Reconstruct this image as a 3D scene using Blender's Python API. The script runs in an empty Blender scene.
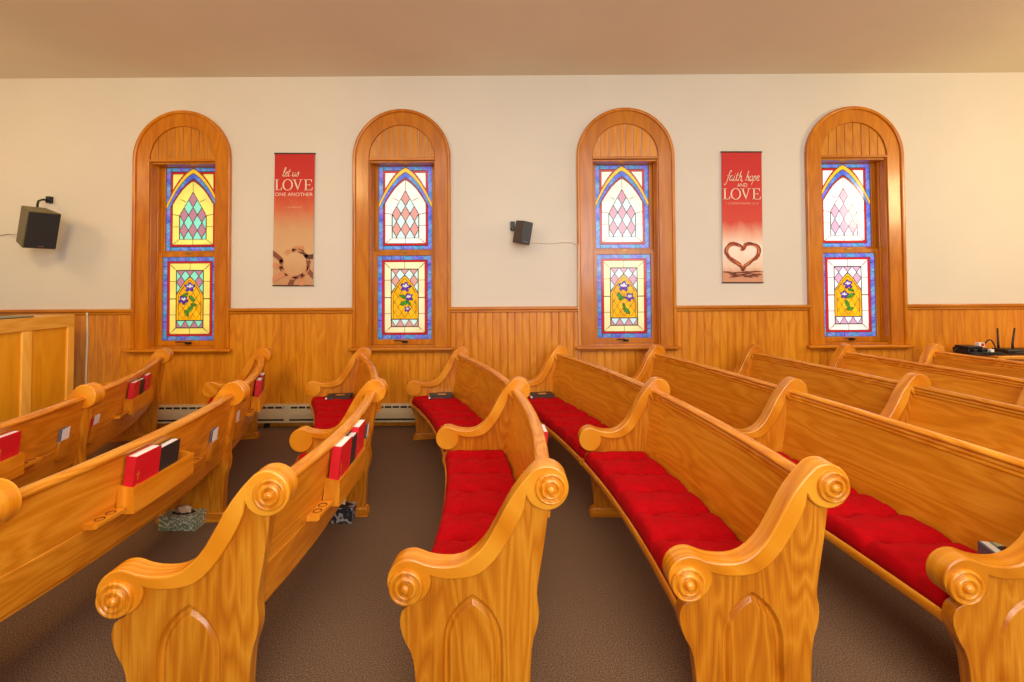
import bpy, bmesh, math, random
from mathutils import Vector, Matrix
import numpy as np
random.seed(7)
S = bpy.context.scene
COL = S.collection
PI = math.pi

# ------------------------------------------------------------------ camera
F = 480.0; CX = 512.0; SH = -0.0674; CY = 341 + SH*1024
HC = 1.557; PITCH = math.radians(1.35); ROLL = math.radians(-0.35)
cd = bpy.data.cameras.new('camera'); cam = bpy.data.objects.new('camera', cd); COL.objects.link(cam)
cd.sensor_width = 36; cd.lens = F/1024*36; cd.shift_y = SH; cd.clip_start = .02
CR = Matrix.Rotation(PI/2+PITCH, 3, 'X') @ Matrix.Rotation(ROLL, 3, 'Z')
cam.matrix_world = Matrix.Translation((0, 0, HC)) @ CR.to_4x4()
S.camera = cam
def at(px, py, Y):
    d = CR @ Vector(((px-CX)/F, -(py-CY)/F, -1))
    k = Y/d.y
    return Vector((d.x*k, Y, HC+d.z*k))

# ------------------------------------------------------------------ materials
def lin(c):
    return tuple(((v/255)/12.92 if v/255 <= .04045 else ((v/255+.055)/1.055)**2.4) for v in c)
def new_mat(name):
    m = bpy.data.materials.new(name); m.use_nodes = True
    nt = m.node_tree; b = nt.nodes['Principled BSDF']
    return m, nt, b
def N(nt, typ, **kw):
    n = nt.nodes.new(typ)
    for k, v in kw.items():
        if k.startswith('i_'): n.inputs[k[2:].replace('_', ' ')].default_value = v
        else: setattr(n, k, v)
    return n
def ramp(nt, stops):
    r = nt.nodes.new('ShaderNodeValToRGB')
    e = r.color_ramp.elements
    while len(e) < len(stops): e.new(.5)
    for x, (p, c) in zip(e, stops):
        x.position = p; x.color = (*c, 1)
    return r
def plain(name, rgb, rough=.5, metal=0, noise=0, nscale=30, spec=.5, bump=0):
    m, nt, b = new_mat(name); L = nt.links
    c = lin(rgb)
    b.inputs['Roughness'].default_value = rough; b.inputs['Metallic'].default_value = metal
    b.inputs['Specular IOR Level'].default_value = spec
    tc = N(nt, 'ShaderNodeTexCoord'); nz = N(nt, 'ShaderNodeTexNoise', i_Scale=nscale, i_Detail=4.0)
    L.new(tc.outputs['Object'], nz.inputs['Vector'])
    k = noise if noise else .04
    r = ramp(nt, [(.3, tuple(v*(1-k) for v in c)), (.7, tuple(min(1, v*(1+k)) for v in c))])
    L.new(nz.outputs['Fac'], r.inputs['Fac']); L.new(r.outputs['Color'], b.inputs['Base Color'])
    if bump:
        bp = N(nt, 'ShaderNodeBump', i_Strength=bump, i_Distance=.005)
        L.new(nz.outputs['Fac'], bp.inputs['Height']); L.new(bp.outputs['Normal'], b.inputs['Normal'])
    return m
def wood(name, dark, mid, light, rough=.3, coat=.35, rings=1.0, vscale=1.0):
    m, nt, b = new_mat(name); L = nt.links
    uv = N(nt, 'ShaderNodeUVMap')
    oi = N(nt, 'ShaderNodeObjectInfo')
    add = N(nt, 'ShaderNodeVectorMath', operation='ADD')
    mulr = N(nt, 'ShaderNodeVectorMath', operation='MULTIPLY'); mulr.inputs[1].default_value = (7.3, 3.1, 5)
    comb = N(nt, 'ShaderNodeCombineXYZ')
    for i in range(3): L.new(oi.outputs['Random'], comb.inputs[i])
    L.new(comb.outputs[0], mulr.inputs[0])
    L.new(uv.outputs[0], add.inputs[0]); L.new(mulr.outputs[0], add.inputs[1])
    # cathedral figure
    mp = N(nt, 'ShaderNodeMapping'); mp.inputs['Scale'].default_value = (1.1, 7*vscale, 1)
    L.new(add.outputs[0], mp.inputs[0])
    n1 = N(nt, 'ShaderNodeTexNoise', i_Scale=1.0, i_Detail=2.0, i_Roughness=.45, i_Distortion=.3)
    L.new(mp.outputs[0], n1.inputs['Vector'])
    ml = N(nt, 'ShaderNodeMath', operation='MULTIPLY'); ml.inputs[1].default_value = 11*rings
    L.new(n1.outputs['Fac'], ml.inputs[0])
    fr = N(nt, 'ShaderNodeMath', operation='PINGPONG'); fr.inputs[1].default_value = .5
    L.new(ml.outputs[0], fr.inputs[0])
    # fine pores
    mp2 = N(nt, 'ShaderNodeMapping'); mp2.inputs['Scale'].default_value = (5, 170*vscale, 1)
    L.new(add.outputs[0], mp2.inputs[0])
    n2 = N(nt, 'ShaderNodeTexNoise', i_Scale=1.0, i_Detail=3.0, i_Roughness=.6)
    L.new(mp2.outputs[0], n2.inputs['Vector'])
    # broad boards tone
    mp3 = N(nt, 'ShaderNodeMapping'); mp3.inputs['Scale'].default_value = (.4, 3, 1)
    L.new(add.outputs[0], mp3.inputs[0])
    n3 = N(nt, 'ShaderNodeTexNoise', i_Scale=1.0, i_Detail=1.0)
    L.new(mp3.outputs[0], n3.inputs['Vector'])
    a1 = N(nt, 'ShaderNodeMath', operation='MULTIPLY_ADD'); a1.inputs[1].default_value = .62
    L.new(fr.outputs[0], a1.inputs[0])
    a2 = N(nt, 'ShaderNodeMath', operation='MULTIPLY_ADD'); a2.inputs[1].default_value = .5; a2.inputs[2].default_value = -.16
    L.new(n2.outputs['Fac'], a2.inputs[0])
    L.new(a2.outputs[0], a1.inputs[2])
    a3 = N(nt, 'ShaderNodeMath', operation='MULTIPLY_ADD'); a3.inputs[1].default_value = .55
    L.new(n3.outputs['Fac'], a3.inputs[0]); L.new(a1.outputs[0], a3.inputs[2])
    r = ramp(nt, [(.1, lin(dark)), (.48, lin(mid)), (.85, lin(light))])
    L.new(a3.outputs[0], r.inputs['Fac'])
    hs = N(nt, 'ShaderNodeHueSaturation')
    mr = N(nt, 'ShaderNodeMapRange'); mr.inputs['To Min'].default_value = .9; mr.inputs['To Max'].default_value = 1.1
    L.new(oi.outputs['Random'], mr.inputs['Value']); L.new(mr.outputs[0], hs.inputs['Value'])
    L.new(r.outputs['Color'], hs.inputs['Color']); L.new(hs.outputs[0], b.inputs['Base Color'])
    bp = N(nt, 'ShaderNodeBump', i_Strength=.06, i_Distance=.002)
    L.new(n2.outputs['Fac'], bp.inputs['Height']); L.new(bp.outputs['Normal'], b.inputs['Normal'])
    b.inputs['Roughness'].default_value = rough
    b.inputs['Coat Weight'].default_value = coat; b.inputs['Coat Roughness'].default_value = .12
    return m
M = {}
M['pew'] = wood('oak_pew', (158, 78, 4), (200, 116, 12), (228, 152, 38))
M['pew_cap'] = wood('oak_pew_cap', (178, 92, 6), (214, 130, 18), (234, 162, 46), rough=.26, coat=.3)
M['back'] = wood('oak_pew_back', (184, 100, 8), (212, 130, 20), (232, 156, 44), rough=.34, coat=.2, rings=.8)
M['wain'] = wood('oak_wainscot', (178, 100, 10), (204, 126, 16), (220, 148, 30), rough=.35, coat=.2, rings=.5)
M['case'] = wood('oak_window_casing', (166, 88, 2), (194, 112, 4), (210, 134, 12), rough=.3, coat=.2, rings=.4)
M['screen'] = wood('light_oak_screen', (222, 150, 44), (240, 178, 64), (248, 196, 92), rough=.4, coat=.15, rings=.7)
M['screen_panel'] = wood('oak_screen_panel', (220, 142, 16), (238, 164, 26), (244, 180, 46), rough=.4, coat=.15, rings=.3)
M['black'] = plain('black_plastic', (22, 21, 22), .45)
M['dark'] = plain('dark_fabric_cover', (38, 34, 34), .6)
M['olive'] = plain('olive_cabinet_side', (112, 98, 56), .5)
M['browncab'] = plain('dark_brown_cabinet', (70, 56, 46), .5)
M['grille'] = plain('speaker_grille', (36, 36, 40), .7, noise=.5, nscale=260)
M['grille2'] = plain('grey_speaker_grille', (74, 78, 82), .7, noise=.4, nscale=260)
M['white'] = plain('white_paper', (235, 232, 228), .7)
M['page'] = plain('page_edges', (240, 234, 222), .8, noise=.08, nscale=200)
M['red'] = plain('red_book_cloth', (208, 14, 32), .5)
M['darkred'] = plain('dark_red_book_cloth', (150, 10, 26), .5)
M['gold'] = plain('gold_foil', (226, 160, 50), .35, metal=.4)
M['brass'] = plain('brass', (190, 150, 80), .3, metal=.8)
M['metal'] = plain('dark_bronze', (60, 44, 32), .35, metal=.8)
M['chrome'] = plain('grey_metal', (150, 150, 150), .3, metal=.9)
M['heater'] = plain('cream_enamel', (206, 186, 142), .4)
M['slot'] = plain('dark_slot', (26, 20, 16), .8)
M['cord'] = plain('white_cord', (225, 215, 190), .5)
M['wire'] = plain('grey_wire', (170, 155, 130), .5)
M['grey'] = plain('grey_green_board', (140, 138, 112), .5)
M['blue'] = plain('blue_grey_card', (110, 120, 150), .6)
M['hole'] = plain('dark_hole', (40, 18, 6), .8)
M['tissue'] = plain('tissue_paper', (226, 196, 160), .9)

# wall plaster
def plaster(name, rgb, bump=.03):
    m, nt, b = new_mat(name); L = nt.links
    tc = N(nt, 'ShaderNodeTexCoord')
    n1 = N(nt, 'ShaderNodeTexNoise', i_Scale=1.2, i_Detail=3.0); n2 = N(nt, 'ShaderNodeTexNoise', i_Scale=90.0, i_Detail=3.0)
    L.new(tc.outputs['Object'], n1.inputs['Vector']); L.new(tc.outputs['Object'], n2.inputs['Vector'])
    c = lin(rgb)
    r = ramp(nt, [(.3, tuple(v*.97 for v in c)), (.7, tuple(min(1, v*1.02) for v in c))])
    L.new(n1.outputs['Fac'], r.inputs['Fac']); L.new(r.outputs['Color'], b.inputs['Base Color'])
    bp = N(nt, 'ShaderNodeBump', i_Strength=bump, i_Distance=.004)
    L.new(n2.outputs['Fac'], bp.inputs['Height']); L.new(bp.outputs['Normal'], b.inputs['Normal'])
    b.inputs['Roughness'].default_value = .85; b.inputs['Specular IOR Level'].default_value = .2
    return m
M['wall'] = plaster('cream_plaster', (223, 215, 200))
M['ceil'] = plaster('beige_ceiling', (234, 223, 198))
# carpet
m, nt, b = new_mat('brown_carpet'); L = nt.links
tc = N(nt, 'ShaderNodeTexCoord')
n1 = N(nt, 'ShaderNodeTexNoise', i_Scale=210.0, i_Detail=2.0, i_Roughness=.8)
n2 = N(nt, 'ShaderNodeTexNoise', i_Scale=1.5, i_Detail=3.0)
L.new(tc.outputs['Object'], n1.inputs['Vector']); L.new(tc.outputs['Object'], n2.inputs['Vector'])
r = ramp(nt, [(.32, lin((66, 46, 30))), (.52, lin((118, 90, 66))), (.7, lin((170, 138, 112)))])
mx = N(nt, 'ShaderNodeMix', data_type='RGBA', blend_type='MULTIPLY'); mx.inputs['Factor'].default_value = .35
L.new(n1.outputs['Fac'], r.inputs['Fac']); L.new(r.outputs['Color'], mx.inputs['A']); L.new(n2.outputs['Color'], mx.inputs['B'])
L.new(r.outputs['Color'], b.inputs['Base Color'])
b.inputs['Roughness'].default_value = 1; b.inputs['Specular IOR Level'].default_value = .1
M['carpet'] = m
# velvet
m, nt, b = new_mat('red_velvet'); L = nt.links
tc = N(nt, 'ShaderNodeTexCoord')
n1 = N(nt, 'ShaderNodeTexNoise', i_Scale=14.0, i_Detail=4.0)
L.new(tc.outputs['Object'], n1.inputs['Vector'])
r = ramp(nt, [(.3, lin((164, 0, 6))), (.7, lin((180, 0, 10)))])
L.new(n1.outputs['Fac'], r.inputs['Fac']); L.new(r.outputs['Color'], b.inputs['Base Color'])
b.inputs['Roughness'].default_value = .85; b.inputs['Specular IOR Level'].default_value = .1
b.inputs['Sheen Weight'].default_value = .04; b.inputs['Sheen Tint'].default_value = (1, .2, .2, 1)
M['velvet'] = m
# patterned boxes
def leafbox(name, base, line, scale):
    m, nt, b = new_mat(name); L = nt.links
    tc = N(nt, 'ShaderNodeTexCoord')
    w = N(nt, 'ShaderNodeTexWave', i_Scale=scale, i_Distortion=14.0, i_Detail=1.5, wave_type='RINGS'); w.inputs['Detail Scale'].default_value = 1.4
    L.new(tc.outputs['Object'], w.inputs['Vector'])
    r = ramp(nt, [(.55, lin(base)), (.8, lin(line))])
    L.new(w.outputs['Fac'], r.inputs['Fac']); L.new(r.outputs['Color'], b.inputs['Base Color'])
    b.inputs['Roughness'].default_value = .5
    return m
M['leaf1'] = leafbox('green_leaf_print', (118, 132, 104), (200, 200, 172), 16)
M['leaf2'] = leafbox('dark_fern_print', (44, 42, 50), (170, 162, 158), 10)
m, nt, b = new_mat('striped_print'); L = nt.links
tc = N(nt, 'ShaderNodeTexCoord'); sp = N(nt, 'ShaderNodeSeparateXYZ'); L.new(tc.outputs['Object'], sp.inputs[0])
ml = N(nt, 'ShaderNodeMath', operation='MULTIPLY'); ml.inputs[1].default_value = 11; L.new(sp.outputs['X'], ml.inputs[0])
fr = N(nt, 'ShaderNodeMath', operation='FRACT'); L.new(ml.outputs[0], fr.inputs[0])
r = ramp(nt, [(0, lin((214, 214, 196))), (.3, lin((112, 108, 116))), (.42, lin((160, 170, 120))), (.68, lin((206, 206, 190))), (.8, lin((90, 92, 104)))])
r.color_ramp.interpolation = 'CONSTANT'
L.new(fr.outputs[0], r.inputs['Fac']); L.new(r.outputs['Color'], b.inputs['Base Color']); b.inputs['Roughness'].default_value = .5
M['stripe'] = m
# stained glass
m, nt, b = new_mat('stained_glass'); L = nt.links
va = N(nt, 'ShaderNodeVertexColor', layer_name='glass')
tr = N(nt, 'ShaderNodeBsdfTranslucent'); gl = N(nt, 'ShaderNodeBsdfGlossy', i_Roughness=.15)
df = N(nt, 'ShaderNodeBsdfDiffuse')
mx1 = N(nt, 'ShaderNodeMixShader'); mx1.inputs[0].default_value = .12
mx2 = N(nt, 'ShaderNodeMixShader'); mx2.inputs[0].default_value = .04
L.new(va.outputs['Color'], tr.inputs['Color']); L.new(va.outputs['Color'], df.inputs['Color'])
L.new(tr.outputs[0], mx1.inputs[1]); L.new(df.outputs[0], mx1.inputs[2])
L.new(mx1.outputs[0], mx2.inputs[1]); L.new(gl.outputs[0], mx2.inputs[2])
L.new(mx2.outputs[0], nt.nodes['Material Output'].inputs['Surface'])
M['glass'] = m

# ------------------------------------------------------------------ helpers
def auto_uv(me, axis):
    uvl = me.uv_layers.new(name='UVMap')
    if isinstance(axis, int):
        d = Vector([1 if i == axis else 0 for i in range(3)])
    else: d = Vector(axis).normalized()
    for lp in me.loops:
        co = me.vertices[lp.vertex_index].co
        U = co.dot(d); rest = co - d*U
        uvl.data[lp.index].uv = (U, rest.x + rest.y*.83 + rest.z*.91)
def obj(name, bm, mat, parent=None, loc=(0, 0, 0), rotz=0, grain=None, smooth=False, bevel=0, segs=2):
    me = bpy.data.meshes.new(name)
    if isinstance(bm, bmesh.types.BMesh):
        if not bm.loops.layers.uv: bmesh.ops.recalc_face_normals(bm, faces=bm.faces)
        bm.to_mesh(me); bm.free()
    else: me = bm
    if grain is not None and not me.uv_layers: auto_uv(me, grain)
    for mm in (mat if isinstance(mat, (list, tuple)) else [mat]):
        if len(me.materials) < (len(mat) if isinstance(mat, (list, tuple)) else 1): me.materials.append(mm)
    if smooth:
        for p in me.polygons: p.use_smooth = True
    o = bpy.data.objects.new(name, me); COL.objects.link(o)
    o.location = loc; o.rotation_euler = (0, 0, rotz)
    if parent: o.parent = parent
    if bevel:
        mod = o.modifiers.new('bevel', 'BEVEL'); mod.width = bevel; mod.segments = segs
        mod.limit_method = 'ANGLE'; mod.angle_limit = math.radians(40); mod.harden_normals = False
        for p in me.polygons: p.use_smooth = True
        set_sharp(me, 40)
    return o
def set_sharp(me, deg):
    bm = bmesh.new(); bm.from_mesh(me)
    lim = math.radians(deg)
    for e in bm.edges:
        e.smooth = not (len(e.link_faces) == 2 and e.calc_face_angle(0) > lim)
    bm.to_mesh(me); bm.free()
def thing(name, label, cat, loc=(0, 0, 0), rotz=0, group=None):
    o = bpy.data.objects.new(name, None); COL.objects.link(o); o.empty_display_size = .1
    o.location = loc; o.rotation_euler = (0, 0, rotz)
    o['label'] = label; o['category'] = cat
    if group: o['group'] = group
    return o
def tag(o, label, cat, group=None):
    o['label'] = label; o['category'] = cat
    if group: o['group'] = group
    return o
def struct(o): o['kind'] = 'structure'; return o
def box(bm, a, b, mi=0):
    vs = [bm.verts.new((x, y, z)) for x in (a[0], b[0]) for y in (a[1], b[1]) for z in (a[2], b[2])]
    for f in ((0, 1, 3, 2), (4, 6, 7, 5), (0, 4, 5, 1), (2, 3, 7, 6), (0, 2, 6, 4), (1, 5, 7, 3)):
        fa = bm.faces.new([vs[i] for i in f]); fa.material_index = mi
    return vs
def mbox(*bs):
    bm = bmesh.new()
    for a, b in bs: box(bm, a, b)
    return bm
def tube(bm, pts, r, n=8, closed=False):
    pts = [Vector(p) for p in pts]; rings = []
    for i, p in enumerate(pts):
        a = pts[max(i-1, 0)]; c = pts[min(i+1, len(pts)-1)]
        t = (c-a).normalized()
        ref = Vector((0, 0, 1)) if abs(t.z) < .9 else Vector((1, 0, 0))
        x = t.cross(ref).normalized(); y = t.cross(x)
        rr = r[i] if isinstance(r, (list, tuple)) else r
        rings.append([bm.verts.new(p + (x*math.cos(2*PI*k/n) + y*math.sin(2*PI*k/n))*rr) for k in range(n)])
    for A, B in zip(rings, rings[1:]):
        for k in range(n): bm.faces.new((A[k], A[(k+1) % n], B[(k+1) % n], B[k]))
    bm.faces.new(rings[0][::-1]); bm.faces.new(rings[-1])
def prism_xz(bm, poly, y0, y1):
    A = [bm.verts.new((x, y0, z)) for x, z in poly]; B = [bm.verts.new((x, y1, z)) for x, z in poly]
    n = len(poly)
    bm.faces.new(A); bm.faces.new(B[::-1])
    for i in range(n): bm.faces.new((A[i], B[i], B[(i+1) % n], A[(i+1) % n]))
def fill_xz(bm, loops, y):
    """planar face with holes at depth y; returns list of vert loops"""
    out = []; es = []
    for lp in loops:
        vs = [bm.verts.new((x, y, z)) for x, z in lp]; out.append(vs)
        for i in range(len(vs)): es.append(bm.edges.new((vs[i], vs[(i+1) % len(vs)])))
    bmesh.ops.triangle_fill(bm, use_beauty=True, use_dissolve=False, edges=es, normal=(0, -1, 0))
    return out
def bridge(bm, A, B):
    n = len(A)
    for i in range(n): bm.faces.new((A[i], A[(i+1) % n], B[(i+1) % n], B[i]))

# ------------------------------------------------------------------ room shell
YW = 5.33
CEIL = at(512, 75.5, YW).z
XL, XR, YB = -6.6, 6.9, -3.2
WIN = []                                                # centres and z levels of the four windows
for px in (182.6, 402.3, 626.3, 855.4): WIN.append(at(px, 283, YW).x)
ZSPR = at(512, 157.5, YW).z; ZSILL = at(512, 346.5, YW).z; ZRAIL = at(512, 308.5, YW).z
RIN = .366; ROUT = .542
ZTOPW = CEIL
bm = bmesh.new(); box(bm, (XL, YB, -.1), (XR, YW+.3, 0)); struct(obj('floor', bm, M['carpet']))
bm = bmesh.new(); box(bm, (XL, YB, CEIL), (XR, YW+.3, CEIL+.1)); struct(obj('ceiling', bm, M['ceil']))
bm = bmesh.new()
outer = [(XL, 0), (XR, 0), (XR, CEIL), (XL, CEIL)]
holes = [[(c-RIN, ZSILL), (c+RIN, ZSILL), (c+RIN, ZSPR), (c-RIN, ZSPR)] for c in WIN]
A = fill_xz(bm, [outer]+holes, YW); B = fill_xz(bm, [outer]+holes, YW+.3)
for a, b_ in zip(A, B): bridge(bm, a, b_)
struct(obj('wall_back', bm, M['wall']))
# wainscot boards with V grooves (real geometry)
def wains(bm, x0, x1, z0, z1, y, pitch=.083):
    n = max(1, round((x1-x0)/pitch)); w = (x1-x0)/n
    pts = []
    for i in range(n):
        a = x0+i*w
        pts += [(a, y+.006), (a+.006, y), (a+.012, y), (a+.0135, y+.0035), (a+.015, y), (a+w-.006, y)]
    pts.append((x1, y+.006))
    lo = [bm.verts.new((px, py, z0)) for px, py in pts]; hi = [bm.verts.new((px, py, z1)) for px, py in pts]
    for i in range(len(pts)-1): bm.faces.new((lo[i], lo[i+1], hi[i+1], hi[i]))
edges = [XL] + sum([[c-ROUT+.03, c+ROUT-.03] for c in WIN], []) + [XR]
k = 1
bm = bmesh.new()
for i in range(0, len(edges), 2): wains(bm, edges[i], edges[i+1], 0.0, ZRAIL, YW-.016)
for c in WIN: wains(bm, c-ROUT+.03, c+ROUT-.03, 0.0, ZSILL, YW-.016)
o = struct(obj('trim_1', bm, M['wain'], grain=2)); o['label'] = 'vertical beadboard wainscot in honey oak'
for i in range(0, len(edges), 2):
    bm = mbox(((edges[i], YW-.05, ZRAIL-.012), (edges[i+1], YW, ZRAIL+.022)), ((edges[i], YW-.034, ZRAIL-.04), (edges[i+1], YW, ZRAIL-.012)))
    struct(obj('trim_%d' % (2+i//2), bm, M['case'], grain=0, bevel=.008))

# ------------------------------------------------------------------ stained glass windows
def hexc(*c): return np.array(lin(c))
def vnoise(x, z, s):
    return .5+.25*np.sin(x*s*1.7+np.sin(z*s*2.1)*1.5)+.25*np.sin(z*s*1.3+np.sin(x*s*.9+2)*2)
class Pal: pass
def pane_grid(w, h, func, name, nx=110):
    nz = int(nx*h/w)
    xs = np.linspace(-w/2, w/2, nx+1); zs = np.linspace(0, h, nz+1)
    X, Z = np.meshgrid(xs, zs)
    Cc = func(X, Z, w, h)
    verts = [(x, 0, z) for x, z in zip(X.ravel(), Z.ravel())]
    fs = [(j*(nx+1)+i, j*(nx+1)+i+1, (j+1)*(nx+1)+i+1, (j+1)*(nx+1)+i) for j in range(nz) for i in range(nx)]
    me = bpy.data.meshes.new(name); me.from_pydata(verts, [], fs)
    ca = me.color_attributes.new('glass', 'FLOAT_COLOR', 'POINT')
    flat = np.ones((X.size, 4), dtype=np.float32); flat[:, :3] = Cc.reshape(-1, 3)
    ca.data.foreach_set('color', flat.ravel())
    return me
def paint(C, mask, col):
    if col.ndim == 1: C[mask] = col
    else: C[mask] = col[mask]
def blues(x, y, pal):
    n1 = vnoise(x, y, .04)[..., None]; n2 = vnoise(y+40, x, .03)[..., None]; n3 = vnoise(x+9, y+3, .13)[..., None]
    c = pal.b1*(1-n1)+pal.b2*n1
    n2 = np.clip(n2*1.6-.4, 0, 1); c = c*(1-.55*n2)+pal.b3*.55*n2
    return c*(.75+.5*n3)
def upper(pal):
    def f(X, Z, w, h):
        x = X/w*310; y = (1-Z/h)*507           # units of the drawing, y downwards
        ax = np.abs(x); C = np.zeros(X.shape+(3,))
        cream = pal.cream*(.9+.2*vnoise(x, y, .02)[..., None])
        C[:] = cream
        bl = blues(x, y, pal)
        yo = 4+.533*ax+.00585*ax*ax               # outer edge of the yellow arch
        ed = np.minimum(np.minimum(155-ax, y), 507-y)
        paint(C, ed < 37, pal.red); paint(C, ed < 25, bl)
        side = y > yo+62
        # corners
        cor = (y < yo) & (ed >= 37)
        paint(C, cor & (y > yo-13), pal.red)
        # arch bands
        paint(C, (y >= yo) & (y < yo+30), pal.yel)
        paint(C, (y >= yo+30) & (y < yo+64), bl)
        inn = (y >= yo+64)
        paint(C, inn & (y < yo+76) & (ax < 131), pal.red)
        paint(C, inn & (y >= yo+76) & (ed >= 37), cream)
        # diamonds
        top = 147+ax*145/78.
        din = (y > top) & (y < 436) & (ax < 78)
        u = x/52.; v = (y-147)/94.
        p = np.floor(u+v); q = np.floor(v-u)
        pink = (p+q) % 2 == 0
        paint(C, din & pink, pal.pink*np.ones(3)); paint(C, din & ~pink, pal.aqua)
        lead = np.zeros(X.shape, bool)
        fu = np.abs((u+v) - np.round(u+v)); fv = np.abs((v-u)-np.round(v-u))
        lead |= din & ((fu < .045) | (fv < .045))
        lead |= (np.abs(y-top) < 4.5) & (y < 292) & (y > 145) | ((np.abs(ax-78) < 2.2) & (y > 290) & (y < 437)) | ((np.abs(y-436) < 2.2) & (ax < 78))
        for d in (0, 30, 64, 76): lead |= (np.abs(y-yo-d) < 3) & (ed > 1) & ((ax < 131) | (d < 60))
        lead |= (np.abs(ed-25) < 1.6) & (((y < yo) | (y > yo+62)))
        lead |= (np.abs(ed-37) < 1.6) & ((y < yo-12) | (y > yo+76))
        lead |= (ax < 1.6) & (((y > 62) & (y < 147)) | ((y > 436) & (y < 470)))
        lead |= (np.abs(y-359) < 1.8) & (ax > 78) & (ax < 118)
        lead |= (np.abs(y-(292-(ax-78)*.2)) < 2) & (ax > 78) & (ax < 122)
        lead |= (np.abs(y-(207-(ax-44)*.5)) < 2) & (ax > 42) & (ax < 76) 
        lead |= (np.abs((y-436)-(ax-78)*.85) < 2.2) & (ax > 78) & (ax < 118)
        seg = (np.abs((y % 62)) < 1.6) & (ed < 25) & (155-ax < 25) | (np.abs((x+26) % 52) < 1.6) & (ed < 25) & ((y < 25) | (y > 482))
        lead |= seg
        lead |= (ed < 1.5)
        C[lead] = pal.lead
        return C
    return f
def lower(pal, flowers):
    def f(X, Z, w, h):
        x = X/w*317; y = (1-Z/h)*523
        ax = np.abs(x); C = np.zeros(X.shape+(3,))
        cream = pal.cream2*(.92+.16*vnoise(x, y, .02)[..., None])
        C[:] = cream
        ed = np.minimum(np.minimum(158.5-ax, y), 523-y)
        bl = blues(x+50, y, pal)
        paint(C, ed < 40, pal.red); paint(C, ed < 27, bl)
        rect = (ax < 80) & (y > 84) & (y < 444)
        u = x/53.; v = (y-84)/74.
        p = np.floor(u+v+.5); q = np.floor(v-u+.5)
        pink = (p+q) % 2 == 0
        paint(C, rect & pink, pal.pink); paint(C, rect & ~pink, pal.aqua)
        botr = rect & (y > 398)
        tri = (np.abs(((x+26.5) % 53)-26.5) < (444-y)/46*26)
        tri = (np.abs((x % 53)-26.5) > (y-398)/46*26.5)
        paint(C, botr, pal.aqua); paint(C, botr & ~tri, pal.pink)
        ya = np.where(ax < 80, 126+.75*ax+.0095*ax*ax, 999)
        gold = rect & (y > ya) & (y <= 398)
        gcol = pal.gold*(.85+.35*vnoise(x, y, .03)[..., None])
        paint(C, gold, gcol)
        lead = np.zeros(X.shape, bool)
        fu = np.abs((u+v+.5)-np.round(u+v+.5)); fv = np.abs((v-u+.5)-np.round(v-u+.5))
        lead |= rect & (y < np.minimum(ya, 240)) & ((fu < .05) | (fv < .05))
        gu = x/39.+(y-126)/66.; gv = (y-126)/66.-x/39.
        g2 = rect & (y > ya+16) & (y < 385) & (ax < 66)
        lead |= g2 & ((np.abs(gu-np.round(gu)) < .035) | (np.abs(gv-np.round(gv)) < .035))
        lead |= rect & (np.abs(y-ya) < 4) & (y < 300)
        lead |= g2 & (np.abs(y-ya-18) < 3) & (y < 300)
        lead |= (np.abs(ax-66) < 1.5) & (y > 240) & (y < 398)
        lead |= rect & (np.abs(y-398) < 2.5)
        lead |= botr & (np.abs(np.abs((x % 53)-26.5)-(y-398)/46*26.5) < 2)
        lead |= (np.abs(ax-80) < 2.2) & (y > 84) & (y < 444) | (ax < 80) & ((np.abs(y-84) < 2.2) | (np.abs(y-444) < 2.2))
        lead |= (np.abs(ed-27) < 1.7) | (np.abs(ed-40) < 1.7) | (ed < 1.5)
        fr = (ed > 40) & ~rect
        for yy in (155, 263, 363): lead |= fr & (np.abs(y-yy) < 1.8)
        lead |= fr & (ax < 1.8)
        lead |= fr & (np.abs((84-y)-(ax-80)) < 2.4) & (y < 84) | fr & (np.abs((y-444)-(ax-80)) < 2.4) & (y > 444)
        lead |= (ed < 27) & ((158.5-ax < 27) & (np.abs(y % 58) < 1.6) | ((y < 27) | (y > 496)) & (np.abs((x+26) % 52) < 1.6))
        C[lead] = pal.lead
        for (kind, fx, fy, r, a0) in flowers:
            dx = x-fx; dy = y-fy; rr = np.hypot(dx, dy); an = np.arctan2(dy, dx)+a0
            if kind == 'f':
                pet = r*(.5+.5*np.abs(np.cos(an*2.5)))
                m_ = rr < pet; C[rr < pet+3] = pal.lead
                paint(C, m_, pal.purple*(.6+.8*vnoise(x, y, .12)[..., None]))
                m2 = (rr < pet*.62) & (dy < 0); C[m2] = pal.lav
                C[rr < r*.16] = pal.yel
            else:
                ca, sa = math.cos(a0), math.sin(a0); lx = dx*ca+dy*sa; ly = -dx*sa+dy*ca
                m_ = (lx/r)**2+(ly/(r*.42))**2 < 1
                C[(lx/(r+3))**2+(ly/(r*.42+3))**2 < 1] = pal.lead
                paint(C, m_, pal.leaf*(.7+.6*vnoise(x, y, .1)[..., None]))
                C[m_ & (np.abs(ly) < 1.5)] = pal.lead
        return C
    return f
def palette(cream, cream2, pink, aqua):
    p = Pal()
    p.cream = hexc(*cream); p.cream2 = hexc(*cream2); p.pink = hexc(*pink); p.aqua = hexc(*aqua)
    p.b1 = hexc(66, 96, 200); p.b2 = hexc(132, 120, 216); p.b3 = hexc(96, 180, 204)
    p.red = hexc(196, 26, 40); p.yel = hexc(250, 190, 50); p.gold = hexc(244, 172, 18); p.lead = hexc(58, 44, 36)
    p.purple = hexc(84, 50, 150); p.lav = hexc(214, 208, 226); p.leaf = hexc(70, 150, 40)
    return p
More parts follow.
